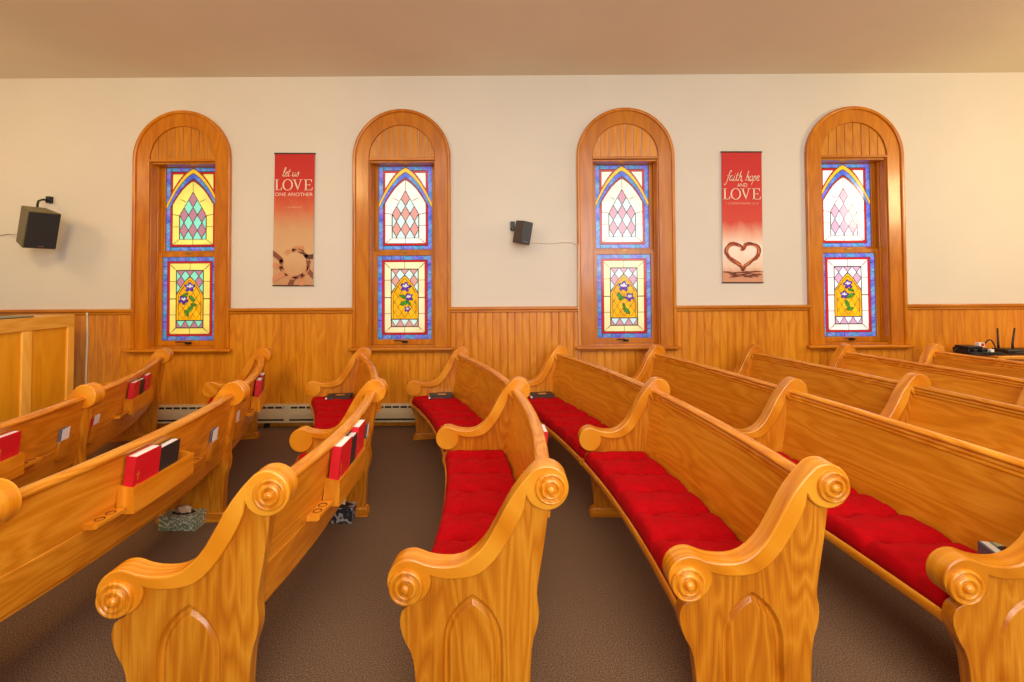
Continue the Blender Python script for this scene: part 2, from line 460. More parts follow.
pals = [palette((252, 226, 112), (252, 224, 110), (186, 126, 142), (142, 226, 200)),
        palette((255, 236, 222), (255, 228, 176), (214, 152, 142), (206, 232, 226)),
        palette((255, 238, 214), (255, 232, 170), (204, 150, 166), (206, 232, 232)),
        palette((255, 240, 228), (255, 238, 226), (204, 160, 186), (236, 240, 246))]
fl = [[('f', 0, 190, 30, .3), ('f', -36, 270, 28, 1.0), ('l', 14, 262, 22, .9), ('l', -26, 238, 18, -.5), ('l', 24, 300, 18, .2), ('l', 2, 328, 26, -.9), ('l', -18, 352, 20, 1.1)],
      [('f', 4, 196, 30, .1), ('f', 22, 262, 26, .6), ('l', -10, 258, 20, .5), ('l', 0, 296, 26, -.5), ('l', 24, 300, 16, .8), ('f', 16, 336, 18, 0)],
      [('f', 0, 200, 32, .2), ('f', 34, 268, 26, .9), ('l', -22, 262, 24, 1.0), ('l', -14, 276, 18, -.3), ('l', 14, 352, 26, .8), ('l', 0, 322, 16, 1.3)],
      [('f', 0, 196, 28, .5), ('f', -22, 262, 24, .2), ('l', 18, 232, 18, .4), ('l', 14, 268, 24, -.6), ('l', -6, 318, 24, 1.2), ('l', 10, 350, 20, -.2)]]
def arc(c, z, r, a0, a1, n):
    return [(c+r*math.cos(a0+(a1-a0)*i/n), z+r*math.sin(a0+(a1-a0)*i/n)) for i in range(n+1)]
ZMEET = at(512, 252, YW+.14).z
def make_window(i, c):
    root = bpy.data.objects.new('window_%d' % (i+1), None); COL.objects.link(root); root['kind'] = 'structure'
    root.location = (c, YW, 0)
    root['label'] = ['arched oak window with yellow and aqua stained glass at the left', 'arched oak window with peach stained glass, second from the left',
                     'arched oak window with cream stained glass, third from the left', 'arched oak window with pale pink stained glass at the right'][i]
    # casing: flat board + outer bead, swept round the arch
    def ring(bm, ri, ro, y0, y1, n=40):
        po = [(ro, ZSILL)]+arc(0, ZSPR, ro, 0, PI, n)+[(-ro, ZSILL)]
        pi_ = [(ri, ZSILL)]+arc(0, ZSPR, ri, 0, PI, n)+[(-ri, ZSILL)]
        vs = [[bm.verts.new((x, y, z)) for x, z in p] for p, y in ((pi_, y0), (po, y0), (po, y1), (pi_, y1))]
        m_ = len(po)
        for k in range(m_-1):
            for a, b_ in ((0, 1), (1, 2), (2, 3), (3, 0)):
                bm.faces.new((vs[a][k], vs[a][k+1], vs[b_][k+1], vs[b_][k]))
        for k in (0, m_-1): bm.faces.new([v[k] for v in vs])
    bm = bmesh.new(); ring(bm, RIN, ROUT-.03, -.028, 0)
    obj('casing', bm, M['case'], root, grain=2, bevel=.004)
    bm = bmesh.new(); ring(bm, ROUT-.036, ROUT, -.048, 0)
    obj('outer_moulding', bm, M['case'], root, grain=2, bevel=.012, segs=3)
    # tympanum of vertical boards closing the arch
    bm = bmesh.new(); nb = 8; wv = 2*RIN/nb; yb = .012
    for k in range(nb):
        x0 = -RIN+k*wv; x1 = x0+wv
        g = .004
        a_, b_ = x0+g, x1-g
        za = ZSPR+math.sqrt(max(0, RIN**2-a_**2)); zb = ZSPR+math.sqrt(max(0, RIN**2-b_**2)); zm = ZSPR+math.sqrt(max(0, RIN**2-((a_+b_)/2)**2))
        prism_xz(bm, [(a_, ZSPR-.03), (b_, ZSPR-.03), (b_, zb), ((a_+b_)/2, zm), (a_, za)], -.012, .02)
    box(bm, (-RIN, .015, ZSPR-.03), (RIN, .02, ZSPR+.02))
    obj('arch_boards', bm, M['wain'], root, grain=2, bevel=.003)
    bm = mbox(((-RIN, -.03, ZSPR-.03), (RIN, .03, ZSPR+.0)))
    obj('head_rail', bm, M['case'], root, grain=0, bevel=.006)
    # jambs
    t = .012; D = .24
    bm = mbox(((-RIN, -.01, ZSILL), (-RIN+t, D, ZSPR)), ((RIN-t, -.01, ZSILL), (RIN, D, ZSPR)), ((-RIN+t, 0, ZSPR-.05), (RIN-t, D, ZSPR-.03)), ((-RIN+t, 0, ZSILL), (RIN-t, D, ZSILL+.02)),
              ((-RIN+t, .08, ZSILL+.02), (-RIN+t+.012, .098, ZSPR-.05)), ((RIN-t-.012, .08, ZSILL+.02), (RIN-t, .098, ZSPR-.05)))
    obj('jamb', bm, M['case'], root, grain=2, bevel=.003)
    bm = mbox(((-ROUT-.03, -.09, ZSILL-.03), (ROUT+.03, 0, ZSILL+.002)), ((-ROUT+.0, -.04, ZSILL-.055), (ROUT, 0, ZSILL-.03)))
    obj('sill', bm, M['case'], root, grain=0, bevel=.01, segs=3)
    # sashes
    xi = RIN-t; gw = .306
    def sash(nm, y0, z0, z1, gz0, gz1):
        bm = bmesh.new(); y1 = y0+.04
        A = [(-xi, z0), (xi, z0), (xi, z1), (-xi, z1)]; B = [(-gw, gz0), (gw, gz0), (gw, gz1), (-gw, gz1)]
        f1 = fill_xz(bm, [A, B], y0); f2 = fill_xz(bm, [A, B], y1)
        bridge(bm, f1[0], f2[0]); bridge(bm, f1[1], f2[1])
        return obj(nm, bm, M['case'], root, grain=2, bevel=.003)
    zl0 = ZSILL+.02; zu1 = ZSPR-.05
    gl0 = at(512, 338.5, YW+.12).z; gl1 = ZMEET-.035; gu0 = ZMEET+.035; gu1 = at(512, 166, YW+.165).z
    lo = sash('lower_sash', .10, zl0, ZMEET+.012, gl0, gl1)
    up = sash('upper_sash', .142, ZMEET-.012, zu1, gu0, gu1)
    p = pals[i]
    obj('stained_glass', pane_grid(2*gw, gl1-gl0, lower(p, fl[i]), 'lower_pane'), M['glass'], lo, loc=(0, .12, gl0))
    obj('stained_glass', pane_grid(2*gw, gu1-gu0, upper(p), 'upper_pane'), M['glass'], up, loc=(0, .162, gu0))
    bm = mbox(((-.03, .085, ZMEET+.0), (.03, .105, ZMEET+.014)), ((-.012, .08, ZMEET+.012), (.02, .10, ZMEET+.024)))
    obj('sash_lock', bm, M['brass'], lo, bevel=.003)
    # crank
    bm = mbox(((-.02, .075, zl0+.018), (.04, .101, zl0+.04)))
    tube(bm, [(.02, .08, zl0+.035), (-.03, .055, zl0+.045), (-.09, .055, zl0+.046), (-.1, .04, zl0+.045)], .007)
    obj('crank_handle', bm, M['metal'], lo)
    # daylight behind the panes
    ld = bpy.data.lights.new('daylight', 'AREA'); ld.shape = 'RECTANGLE'; ld.size = .85; ld.size_y = 2.5
    ld.energy = WL[i]; ld.color = [(1, .97, .88), (1, .98, .94), (1, .99, .96), (1, .98, .97)][i]
    lo_ = bpy.data.objects.new('daylight', ld); COL.objects.link(lo_)
    lo_.location = (c, YW+.85, (ZSILL+ZSPR)/2+.1); lo_.rotation_euler = (-PI/2, 0, 0)
    return root
WL = [15, 17, 17, 21]
for i, c in enumerate(WIN): make_window(i, c)

# ------------------------------------------------------------------ pews
# back line of each row: X at the near, middle and wall end panels
ROWS = [
    dict(y=(1.42, 3.13, 4.90), x=(-2.48, -2.71, -3.49), a=(4, 2, 10)),
    dict(y=(1.55, 3.18, 4.90), x=(-1.65, -1.775, -2.465), a=(4, 2, 10)),
    dict(y=(1.67, 3.24, 4.90), x=(-.778, -.857, -1.443), a=(2.5, 2, 10)),
    dict(y=(1.70, 3.25, 4.90), x=(.190, .115, -.439), a=(0, 0, 10)),
    dict(y=(1.70, 3.21, 4.90), x=(1.178, 1.045, .561), a=(-1, 0, 10)),
    dict(y=(1.665, 3.18, 4.90), x=(2.125, 1.94, 1.556), a=(-2, 0, 10)),
    dict(y=(1.70, 3.31, 4.90), x=(3.06, 2.87, 2.55), a=(-2, 0, 10)),
    dict(y=(1.72, 3.32, 4.90), x=(3.99, 3.79, 3.49), a=(-2, 0, 10)),
    dict(y=(1.74, 3.33, 4.90), x=(4.90, 4.69, 4.395), a=(-2, 0, 10)),
]
for R in ROWS:
    (y0, y1, y2), (x0, x1, x2) = R['y'], R['x']
    m1 = (x1-x0)/(y1-y0); m2 = (x2-x1)/(y2-y1); c = (m2-m1)/(y2-y0)
    R['f'] = lambda Y, x0=x0, y0=y0, y1=y1, m1=m1, c=c: x0+m1*(Y-y0)+c*(Y-y0)*(Y-y1)
    aa = [math.radians(v) for v in R['a']]
    p1 = (aa[1]-aa[0])/(y1-y0); p2 = (aa[2]-aa[1])/(y2-y1); pc = (p2-p1)/(y2-y0)
    R['an'] = lambda Y, a0=aa[0], y0=y0, y1=y1, p1=p1, pc=pc: a0+p1*(Y-y0)+pc*(Y-y0)*(Y-y1)
def rp(R, Y, u, z=0):
    a = R['an'](Y)
    return Vector((R['f'](Y)-u*math.cos(a), Y-u*math.sin(a), z))
def ang(R, Y): return R['an'](Y)
def tang(R, Y): return math.atan(-(R['f'](Y+.01)-R['f'](Y-.01))/.02)
def sweep(bm, R, prof, Y0, Y1, org, n=20, uvl=None):
    rings = []; s = 0; prev = None; ss = []
    per = [0]
    for a, b_ in zip(prof, prof[1:]+prof[:1]): per.append(per[-1]+math.hypot(a[0]-b_[0], a[1]-b_[1]))
    for i in range(n+1):
        Y = Y0+(Y1-Y0)*i/n
        p0 = rp(R, Y, 0)
        if prev is not None: s += (p0-prev).length
        prev = p0; ss.append(s)
        rings.append([bm.verts.new(rp(R, Y, u, z)-org) for u, z in prof])
    uv = bm.loops.layers.uv.verify()
    k = len(prof)
    for i in range(n):
        for j in range(k):
            j2 = (j+1) % k
            f = bm.faces.new((rings[i][j], rings[i][j2], rings[i+1][j2], rings[i+1][j]))
            for lp, (a, b_) in zip(f.loops, ((ss[i], per[j]), (ss[i], per[j+1]), (ss[i+1], per[j+1]), (ss[i+1], per[j]))):
                lp[uv].uv = (a, b_)
    for rg, sv in ((rings[0], ss[0]), (rings[-1], ss[-1])):
        f = bm.faces.new(rg)
        for lp in f.loops: lp[uv].uv = (lp.vert.co.z, lp.vert.co.x+lp.vert.co.y)
    bmesh.ops.recalc_face_normals(bm, faces=bm.faces)
def smooth_poly(pts, it=1):
    for _ in range(it):
        q = []
        for a, b_ in zip(pts, pts[1:]):
            q += [(a[0]*.75+b_[0]*.25, a[1]*.75+b_[1]*.25), (a[0]*.25+b_[0]*.75, a[1]*.25+b_[1]*.75)]
        pts = [pts[0]]+q+[pts[-1]]
    return pts
T0, RT = (.073, .838), .078
A0, RA = (.557, .517), .077
def cap_poly():
    p = []
    for k in range(25):
        a = math.radians(57.5+(335-57.5)*k/24); p.append((T0[0]+RT*math.cos(a), T0[1]+RT*math.sin(a)))
    p += smooth_poly([(.150, .770), (.166, .73), (.192, .68), (.242, .602), (.299, .544), (.349, .527), (.413, .522), (.46, .528)])
    for k in range(25):
        a = math.radians(165+(475-165)*k/24); p.append((A0[0]+RA*math.cos(a), A0[1]+RA*math.sin(a)))
    p += smooth_poly([(.50, .577), (.459, .568), (.393, .568), (.342, .590), (.29, .642), (.247, .717), (.203, .799), (.159, .858), (.13, .889)])
    return [(-u, z) for u, z in p]
def body_poly():
    back = smooth_poly([(.085, .80), (.064, .775), (.07, .723), (.084, .623), (.104, .508), (.110, .451), (.101, .408), (.106, .351), (.127, .294), (.135, .176), (.137, .06)])
    front = smooth_poly([(.530, .06), (.538, .176), (.548, .252), (.580, .308), (.594, .36), (.590, .394), (.578, .415), (.545, .430), (.528, .47)])
    top = [(.52, .53), (.46, .55), (.413, .545), (.349, .555), (.299, .575), (.242, .64), (.192, .72), (.16, .79), (.12, .83)]
    return [(-u, z) for u, z in back+front+top]
def arch_poly(half, zb, zs, apex, uc=.337, n=10):
    H = apex-zs; rho = (H*H+half*half)/(2*half); A_ = math.acos((rho-half)/rho)
    r = [(half-rho+rho*math.cos(A_*k/n), zs+rho*math.sin(A_*k/n)) for k in range(n+1)]
    p = [(uc-half, zb)]+[(uc-a, z) for a, z in r]+[(uc+a, z) for a, z in r[:-1][::-1]]+[(uc+half, zb)]
    return [(-u, z) for u, z in p]
TC = .084; TB = .050; OFB = (TC-TB)/2
def end_body(arch):
    bm = bmesh.new(); P = body_poly()
    y0, y1 = OFB, OFB+TB
    if arch:
        l0 = arch_poly(.108, .075, .285, .462); l1 = arch_poly(.098, .085, .285, .447); l2 = arch_poly(.090, .093, .285, .436); l3 = arch_poly(.080, .103, .285, .422)
        A = fill_xz(bm, [P, l0], y0)
        B = [bm.verts.new((x, y0+.018, z)) for x, z in l1]; bridge(bm, A[1], B)
        B2 = [bm.verts.new((x, y0+.0185, z)) for x, z in l2]; bridge(bm, B, B2)
        B3 = [bm.verts.new((x, y0+.008, z)) for x, z in l3]; bridge(bm, B2, B3)
        bm.faces.new(B3)
    else: A = fill_xz(bm, [P], y0)
    C = fill_xz(bm, [P], y1); bridge(bm, A[0], C[0])
    bmesh.ops.remove_doubles(bm, verts=bm.verts, dist=1e-6)
    bmesh.ops.recalc_face_normals(bm, faces=bm.faces)
    me = bpy.data.meshes.new('end_panel'); bm.to_mesh(me); bm.free(); auto_uv(me, 2); return me
def mesh_from(bm, name, grain):
    bmesh.ops.recalc_face_normals(bm, faces=bm.faces)
    me = bpy.data.meshes.new(name); bm.to_mesh(me); bm.free(); auto_uv(me, grain); return me
bm = bmesh.new(); prism_xz(bm, cap_poly(), 0, TC); CAP_ME = mesh_from(bm, 'armrest_cap', (-1, 0, -.9))
BODY_A = end_body(True); BODY_P = end_body(False)
bm = bmesh.new(); prism_xz(bm, [(-.118, 0), (-.562, 0), (-.562, .028), (-.552, .045), (-.534, .062), (-.13, .062), (-.122, .045), (-.118, .03)], OFB-.008, OFB+TB+.008)
FOOT_ME = mesh_from(bm, 'foot', 0)
def lathe_y(prof, n=36):
    bm = bmesh.new(); rings = []
    for r, y in prof: rings.append([bm.verts.new((r*math.cos(2*PI*k/n), y, r*math.sin(2*PI*k/n))) for k in range(n)] if r > 1e-5 else [bm.verts.new((0, y, 0))])
    for A, B in zip(rings, rings[1:]):
        if len(B) == 1:
            for k in range(n): bm.faces.new((A[k], A[(k+1) % n], B[0]))
        else: bridge(bm, A, B)
    return bm
RND = [(1, .004), (1, -.008), (.96, -.013), (.9, -.0145), (.82, -.013), (.78, -.008), (.74, -.006), (.70, -.008), (.66, -.016), (.58, -.02), (.48, -.0205), (.42, -.017), (.38, -.010), (.34, -.009), (.30, -.012), (.27, -.021), (.2, -.026), (.1, -.028), (0, -.0285)]
ROUND_ME = [mesh_from(lathe_y([(r*.055, y) for r, y in RND]), 'roundel', 2), mesh_from(lathe_y([(r*.060, y) for r, y in RND]), 'roundel', 2)]
for me in ROUND_ME:
    for p in me.polygons: p.use_smooth = True
def ur(z): return .142-.155*(z-.385)
ZR = .822
BACK_PROF = [(ur(.41)-.002, .41), (ur(.56)-.002, .56), (ur(.563), .563), (ur(ZR-.01), ZR-.01), (ur(ZR-.01)+.028, ZR-.01), (ur(.564)+.028, .564), (ur(.562)+.0275, .562), (ur(.560)+.028, .560), (ur(.41)+.028, .41)]
_r = ur(ZR-.012)
RAIL_PROF = [(_r-.010, ZR-.008), (_r-.016, ZR), (_r-.016, ZR+.011), (_r-.008, ZR+.020), (_r+.008, ZR+.024), (_r+.026, ZR+.024), (_r+.040, ZR+.019), (_r+.046, ZR+.010), (_r+.044, ZR+.002), (_r+.036, ZR-.003), (_r+.040, ZR-.010), (_r+.041, ZR-.018), (_r+.036, ZR-.025), (_r+.038, ZR-.031), (_r+.038, ZR-.038), (_r+.030, ZR-.044), (_r+.027, ZR-.044), (_r+.02, ZR-.01)]
SEAT_PROF = [(.150, .388), (.55, .330), (.55, .357), (.150, .400)]
FRAIL_PROF = [(.548, .318), (.568, .320), (.577, .328), (.579, .346), (.577, .360), (.570, .368), (.548, .371)]
def cushion(R, Y0, Y1, org):
    bm = bmesh.new()
    ua, ub, zb, zt = .172, .570, .405, .434
    zl = lambda u: .398-.040*(u-ua)/(ub-ua)
    n = int((Y1-Y0)/.011); k = 34
    nrow = max(2, round((Y1-Y0)/.235)); step = (Y1-Y0)/nrow
    rng = random.Random(int(Y0*1000+R['x'][0]*100))
    rows = [Y0+(i+.5)*step for i in range(nrow)]
    grid = []
    jit = [[rng.uniform(-.012, .012) for _ in range(2)] for _ in rows]
    for i in range(n+1):
        Y = Y0+(Y1-Y0)*i/n
        line = []
        for j in range(k+1):
            t_ = j/k; u = ua+(ub-ua)*t_
            e = min(1, min(t_*1.6, 1-t_)/.10); e2 = min(1, min(i, n-i)/5.)
            edge = math.sqrt(max(0, 1-(1-e)**2))*.6+.4; edge *= math.sqrt(max(0, 1-(1-e2)**2))*.35+.65
            d = min(range(nrow), key=lambda q: abs(Y-rows[q]))
            wob = .010*math.sin(u*34+d*2)+.004*math.sin(u*90+d)
            dy = Y-rows[d]
            c_ = min(1, abs(dy+wob)/(step*.5))
            h = .012*(1-(1-c_)**2)-.021*math.exp(-abs(dy+wob)/.011)
            for q, tu in enumerate((.28, .70)):
                bu = ua+(ub-ua)*tu+jit[d][q]
                rr = math.hypot(dy+wob, u-bu)
                h -= .022*math.exp(-(rr/.020)**2)+.014*math.exp(-(rr/.05)**2)
            h += .0018*math.sin(Y*57+u*31+3*math.sin(u*23))+.0012*math.sin(Y*143-u*60)
            base = zl(u)
            line.append(bm.verts.new(rp(R, Y, u, base+max(.004, (zt-base)*edge+h*edge))-org))
        grid.append(line)
    for i in range(n):
        for j in range(k): bm.faces.new((grid[i][j], grid[i+1][j], grid[i+1][j+1], grid[i][j+1]))
    # sides
    idx = [(i, 0) for i in range(n+1)]+[(n, j) for j in range(1, k+1)]+[(i, k) for i in range(n-1, -1, -1)]+[(0, j) for j in range(k-1, 0, -1)]
    per = [grid[i][j] for i, j in idx]
    low = [bm.verts.new((v.co.x, v.co.y, zl(ua+(ub-ua)*j/k)-org.z)) for v, (i, j) in zip(per, idx)]
    bridge(bm, per, low); bm.faces.new(low)
    return bm
def rack_mesh(R, Y0, Y1, org):
    bm = bmesh.new(); a = ur(.6)-.001
    sweep(bm, R, [(a, .556), (a-.062, .556), (a-.062, .568), (a, .568)], Y0, Y1, org, 6)
    sweep(bm, R, [(a-.062, .556), (a-.076, .556), (a-.076, .668), (a-.062, .668)], Y0, Y1, org, 6)
    for y in (Y0, Y1-.014): sweep(bm, R, [(a, .568), (a-.062, .568), (a-.062, .668), (ur(.68), .68)], y, y+.014, org, 1)
    return bm
def cup_mesh(R, Y0, org):
    bm = bmesh.new(); a = ur(.575)-.001
    sweep(bm, R, [(a, .566), (a-.042, .566), (a-.054, .572), (a-.056, .588), (a, .588)], Y0, Y0+.145, org, 3)
    return bm
def holes_mesh(R, Y0, org):
    bm = bmesh.new(); a = ur(.575)-.028
    for d in (.045, .1):
        c = rp(R, Y0+d, a, .5895)-org
        n = 20
        o_ = [bm.verts.new(c+Vector((.019*math.cos(2*PI*k/n), .019*math.sin(2*PI*k/n), 0))) for k in range(n)]
        i_ = [bm.verts.new(c+Vector((.015*math.cos(2*PI*k/n), .015*math.sin(2*PI*k/n), -.0005))) for k in range(n)]
        l_ = [bm.verts.new(c+Vector((.015*math.cos(2*PI*k/n), .015*math.sin(2*PI*k/n), -.004))) for k in range(n)]
        bridge(bm, o_, i_); bridge(bm, i_, l_); bm.faces.new(l_)
    return bm
def pocket_mesh(R, Y0, org):
    bm = bmesh.new(); w = .10; z0, z1 = .50, .615
    for (a, b_) in ((0, .012), (w-.012, w)):
        sweep(bm, R, [(ur(z0), z0), (ur(z0)-.026, z0), (ur(z1)-.026, z1-.005), (ur(z1), z1-.005)], Y0+a, Y0+b_, org, 1)
    sweep(bm, R, [(ur(z0)-.02, z0), (ur(z0)-.028, z0), (ur(z1)-.028, z1), (ur(z1)-.02, z1)], Y0, Y0+w, org, 2)
    sweep(bm, R, [(ur(z0), z0-.002), (ur(z0)-.028, z0-.002), (ur(z0)-.028, z0+.006), (ur(z0), z0+.006)], Y0, Y0+w, org, 2)
    return bm
PEWLAB = ['front pew beside the panelled screen, its near end out of frame',
          'second pew from the panelled screen, black book on its back',
          'pew with big scrolled end at lower left, dark tissue box under it',
          'pew whose scrolled end stands at centre bottom, red seat',
          'pew with long red seat, scrolled end right of centre',
          'pew with a striped tissue box on its red seat',
          'pew back whose wall end stands just left of the rightmost window',
          'pew back whose wall end stands right below the rightmost window',
          'rearmost pew back, in front of the router and cables']
PEWS = []
def near_fit(R, lo, hi, offs): return lo+offs
for ri, R in enumerate(ROWS):
    yn, ym, yf = R['y']
    org = rp(R, ym, .3); org.z = 0
    root = thing('church_pew', 'honey oak ' + PEWLAB[ri], 'pew', loc=org, group='rows of oak church pews')
    PEWS.append(root); R['root'] = root
    for kind, Y in (('near', yn), ('mid', ym), ('far', yf)):
        p = rp(R, Y, 0)-org; a = ang(R, Y)
        bd = obj('end_panel', BODY_A if kind == 'near' else BODY_P, M['pew'], root, loc=p, rotz=a, bevel=.004)
        if kind != 'near' and ri >= 4: bd.scale = (.955, 1, 1)
        obj('armrest_cap', CAP_ME, M['pew_cap'], bd, bevel=.014, segs=3)
        obj('foot', FOOT_ME, M['pew'], bd, bevel=.004)
        if kind == 'near':
            obj('roundel', ROUND_ME[0], M['pew_cap'], bd, loc=(-.058, 0, .838))
            obj('roundel', ROUND_ME[1], M['pew_cap'], bd, loc=(-.566, 0, .500))
    for si, (Y0, Y1) in enumerate(((yn+OFB+TB-.002, ym+OFB+.002), (ym+OFB+TB-.002, yf+OFB+.002))):
        bm = bmesh.new(); sweep(bm, R, BACK_PROF, Y0, Y1, org)
        bk = obj('backrest', bm, M['back'], root)
        bm = bmesh.new(); sweep(bm, R, RAIL_PROF, Y0, Y1, org)
        rl = obj('top_rail', bm, M['pew_cap'], bk, smooth=True); set_sharp(rl.data, 50)
        bm = bmesh.new(); sweep(bm, R, SEAT_PROF, Y0, Y1, org)
        st = obj('seat', bm, M['pew'], root)
        bm = bmesh.new(); sweep(bm, R, FRAIL_PROF, Y0, Y1, org)
        fr_ = obj('front_rail', bm, M['pew_cap'], st, smooth=True); set_sharp(fr_.data, 60)
        obj('cushion', cushion(R, Y0+.004, Y1-.004, org), M['velvet'], root, smooth=True)
        if si == 0:
            o0 = .06 if ri == 0 else 0
            cu, ra, rb, cu2, cp = ym-1.205+o0, ym-1.05+o0, ym-.60+o0, ym-.585+o0, ym-.275+o0*1.4
        else:
            cp, cu, ra, rb, cu2 = ym+.13, ym+.47, ym+.625, ym+1.15, None
        R['rack%d' % si] = (ra, rb); R['card%d' % si] = cp
        uvg = lambda bm: bm
        obj('book_rack', rack_mesh(R, ra, rb, org), M['back'], root)
        for cc in (cu, cu2):
            if cc is None: continue
            ch = obj('cup_holder', cup_mesh(R, cc, org), M['back'], root)
            obj('cup_hole', holes_mesh(R, cc, org), M['hole'], ch)
        obj('card_holder', pocket_mesh(R, cp, org), M['back'], root)

# ------------------------------------------------------------------ books and cards in the racks
def book(name, label, cat, mat, R, Y, w=.145, h=.225, t=.036, gap=.004, emblem=True, group=None, dz=0, lean=0):
    z0 = .569+dz
    a = tang(R, Y)
    loc = rp(R, Y, ur(.6)-.008-gap-t/2, z0)
    root = thing(name, label, cat, loc=loc, group=group)
    root.rotation_mode = 'XYZ'
    # local x: thickness towards the rear (+X), y: along the pew, z: up ; recline about local y
    root.rotation_euler = (lean, .105, a)
    bm = mbox(((-t/2, -w/2, 0), (-t/2+.003, w/2, h)), ((t/2-.003, -w/2, 0), (t/2, w/2, h)), ((-t/2, -w/2, 0), (t/2, -w/2+.003, h)))
    obj('cover', bm, mat, root, bevel=.0015)
    obj('pages', mbox(((-t/2+.003, -w/2+.003, .003), (t/2-.003, w/2-.004, h-.004))), M['page'], root)
    if emblem:
        x = t/2+.0004
        bm = mbox(((t/2-.001, -w/2+.022, .125), (x, -w/2+.026, .165)), ((t/2-.001, -w/2+.014, .149), (x, -w/2+.034, .153)),
                  ((t/2-.001, -w/2+.016, .105), (x, -w/2+.032, .108)), ((t/2-.001, -w/2+.018, .095), (x, -w/2+.030, .098)))
        obj('cross_emblem', bm, M['gold'], root)
    return root
HG = 'books in the pew racks'
r0, r1, r2, r3 = ROWS[0], ROWS[1], ROWS[2], ROWS[3]
def rk(R, s, f): a, b_ = R['rack%d' % s]; return a+(b_-a)*f
book('hymnal', 'red hymnal cut off by the left picture edge, in front pew rack', 'book', M['red'], r0, rk(r0, 0, .80), group=HG)
book('hymnal', 'red hymnal nearest the camera in front pew rack by the window wall', 'book', M['red'], r0, rk(r0, 1, .19), group=HG)
book('bible', 'slim black book between two red hymnals on the front pew', 'book', M['dark'], r0, rk(r0, 1, .47), w=.13, h=.215, t=.03, emblem=False, group=HG)
book('hymnal', 'red hymnal nearest the wall in the front pew rack', 'book', M['red'], r0, rk(r0, 1, .78), h=.225, group=HG)
book('hymnal', 'red hymnal with white page edges left of black book, second pew', 'book', M['red'], r1, rk(r1, 0, .20), w=.165, h=.235, t=.045, group=HG)
book('bible', 'black covered book beside the big red hymnal, second pew back', 'book', M['dark'], r1, rk(r1, 0, .56), w=.155, h=.215, t=.04, emblem=False, group=HG)
book('hymnal', 'red hymnal in the wall-side rack of the second pew, nearer camera', 'book', M['red'], r1, rk(r1, 1, .22), group=HG)
book('hymnal', 'red hymnal in the wall-side rack of the second pew, nearer wall', 'book', M['darkred'], r1, rk(r1, 1, .60), h=.23, group=HG)
book('hymnal', 'red hymnal with gold cross, nearest camera in third pew rack', 'book', M['red'], r2, rk(r2, 0, .20), w=.16, t=.045, h=.245, dz=.008, group=HG)
book('bible', 'thin dark book standing between two red hymnals on third pew', 'book', M['dark'], r2, rk(r2, 0, .52), w=.14, h=.228, t=.036, dz=.004, emblem=False, group=HG)
book('hymnal', 'red hymnal farthest from camera in third pew rack', 'book', M['red'], r2, rk(r2, 0, .82), w=.15, h=.25, t=.042, dz=.006, group=HG)
book('hymnal', 'red hymnal barely showing behind the centre pew back', 'book', M['red'], r3, rk(r3, 0, .80), t=.05, group=HG)
def card(label, R, s, mat, dy, dz, du, tilt=0, w=.07, h=.115):
    Y = R['card%d' % s]+.0475+dy
    loc = rp(R, Y, ur(.53)-.003-du, .508+dz)
    bm = mbox(((-.001, -w/2, 0), (.001, w/2, h)))
    o = obj('offering_card', bm, mat, loc=loc); o.rotation_euler = (tilt, .152, tang(R, Y))
    return tag(o, label, 'card', 'cards in the pew card holders')
card('white card in holder of front pew, camera side of the middle panel', r0, 0, M['white'], .004, .035, .011, .05, h=.14)
card('blue-grey card behind a white one, front pew near segment', r0, 0, M['blue'], -.012, .04, .006, .08, h=.14)
card('white card in holder of front pew, wall side of the middle panel', r0, 1, M['white'], .008, .035, .011, -.06, h=.13)
card('red card behind a white one, front pew wall segment', r0, 1, M['red'], -.016, .035, .006, .08, h=.12)
card('white card in second pew holder, camera side of middle panel', r1, 0, M['white'], .004, .035, .011, .05, h=.14)
card('blue-grey card behind a white one, second pew near segment', r1, 0, M['blue'], -.012, .04, .006, .06, h=.14)
card('white card in second pew holder, wall side of middle panel', r1, 1, M['white'], .0, .035, .011, .03, h=.14)
card('white card in holder of third pew beside the red hymnals', r2, 0, M['white'], .01, .035, .013, .06, h=.14)
card('blue-grey card beside hymnals in holder of third pew', r2, 0, M['blue'], -.012, .04, .007, .02, h=.145)

# dark books lying on the cushions by the wall
for R, lab in ((ROWS[2], 'black book lying flat on red cushion, leftmost of three by the wall'), (ROWS[3], 'black book lying flat on red cushion, below second window'), (ROWS[4], 'black book lying flat on red cushion, rightmost of three by the wall')):
    Y = R['y'][2]-.07
    t = thing('flat_book', lab, 'book', loc=rp(R, Y, .31, .437), rotz=ang(R, Y), group='dark books on the cushions at the wall')
    obj('cover', mbox(((-.115, -.075, .0), (.115, .075, .005)), ((-.115, -.075, .023), (.115, .075, .028)), ((.111, -.075, 0), (.115, .075, .028))), M['black'], t, bevel=.002)
    obj('pages', mbox(((-.112, -.072, .005), (.111, .072, .023))), M['page'] if lab.startswith('zz') else M['browncab'], t)
    obj('page_marker', mbox(((-.118, -.077, .004), (-.104, .02, .022))), M['white'], t)
    obj('cover_emblem', mbox(((-.03, -.03, .0275), (.05, .02, .0286))), M['gold'], t)

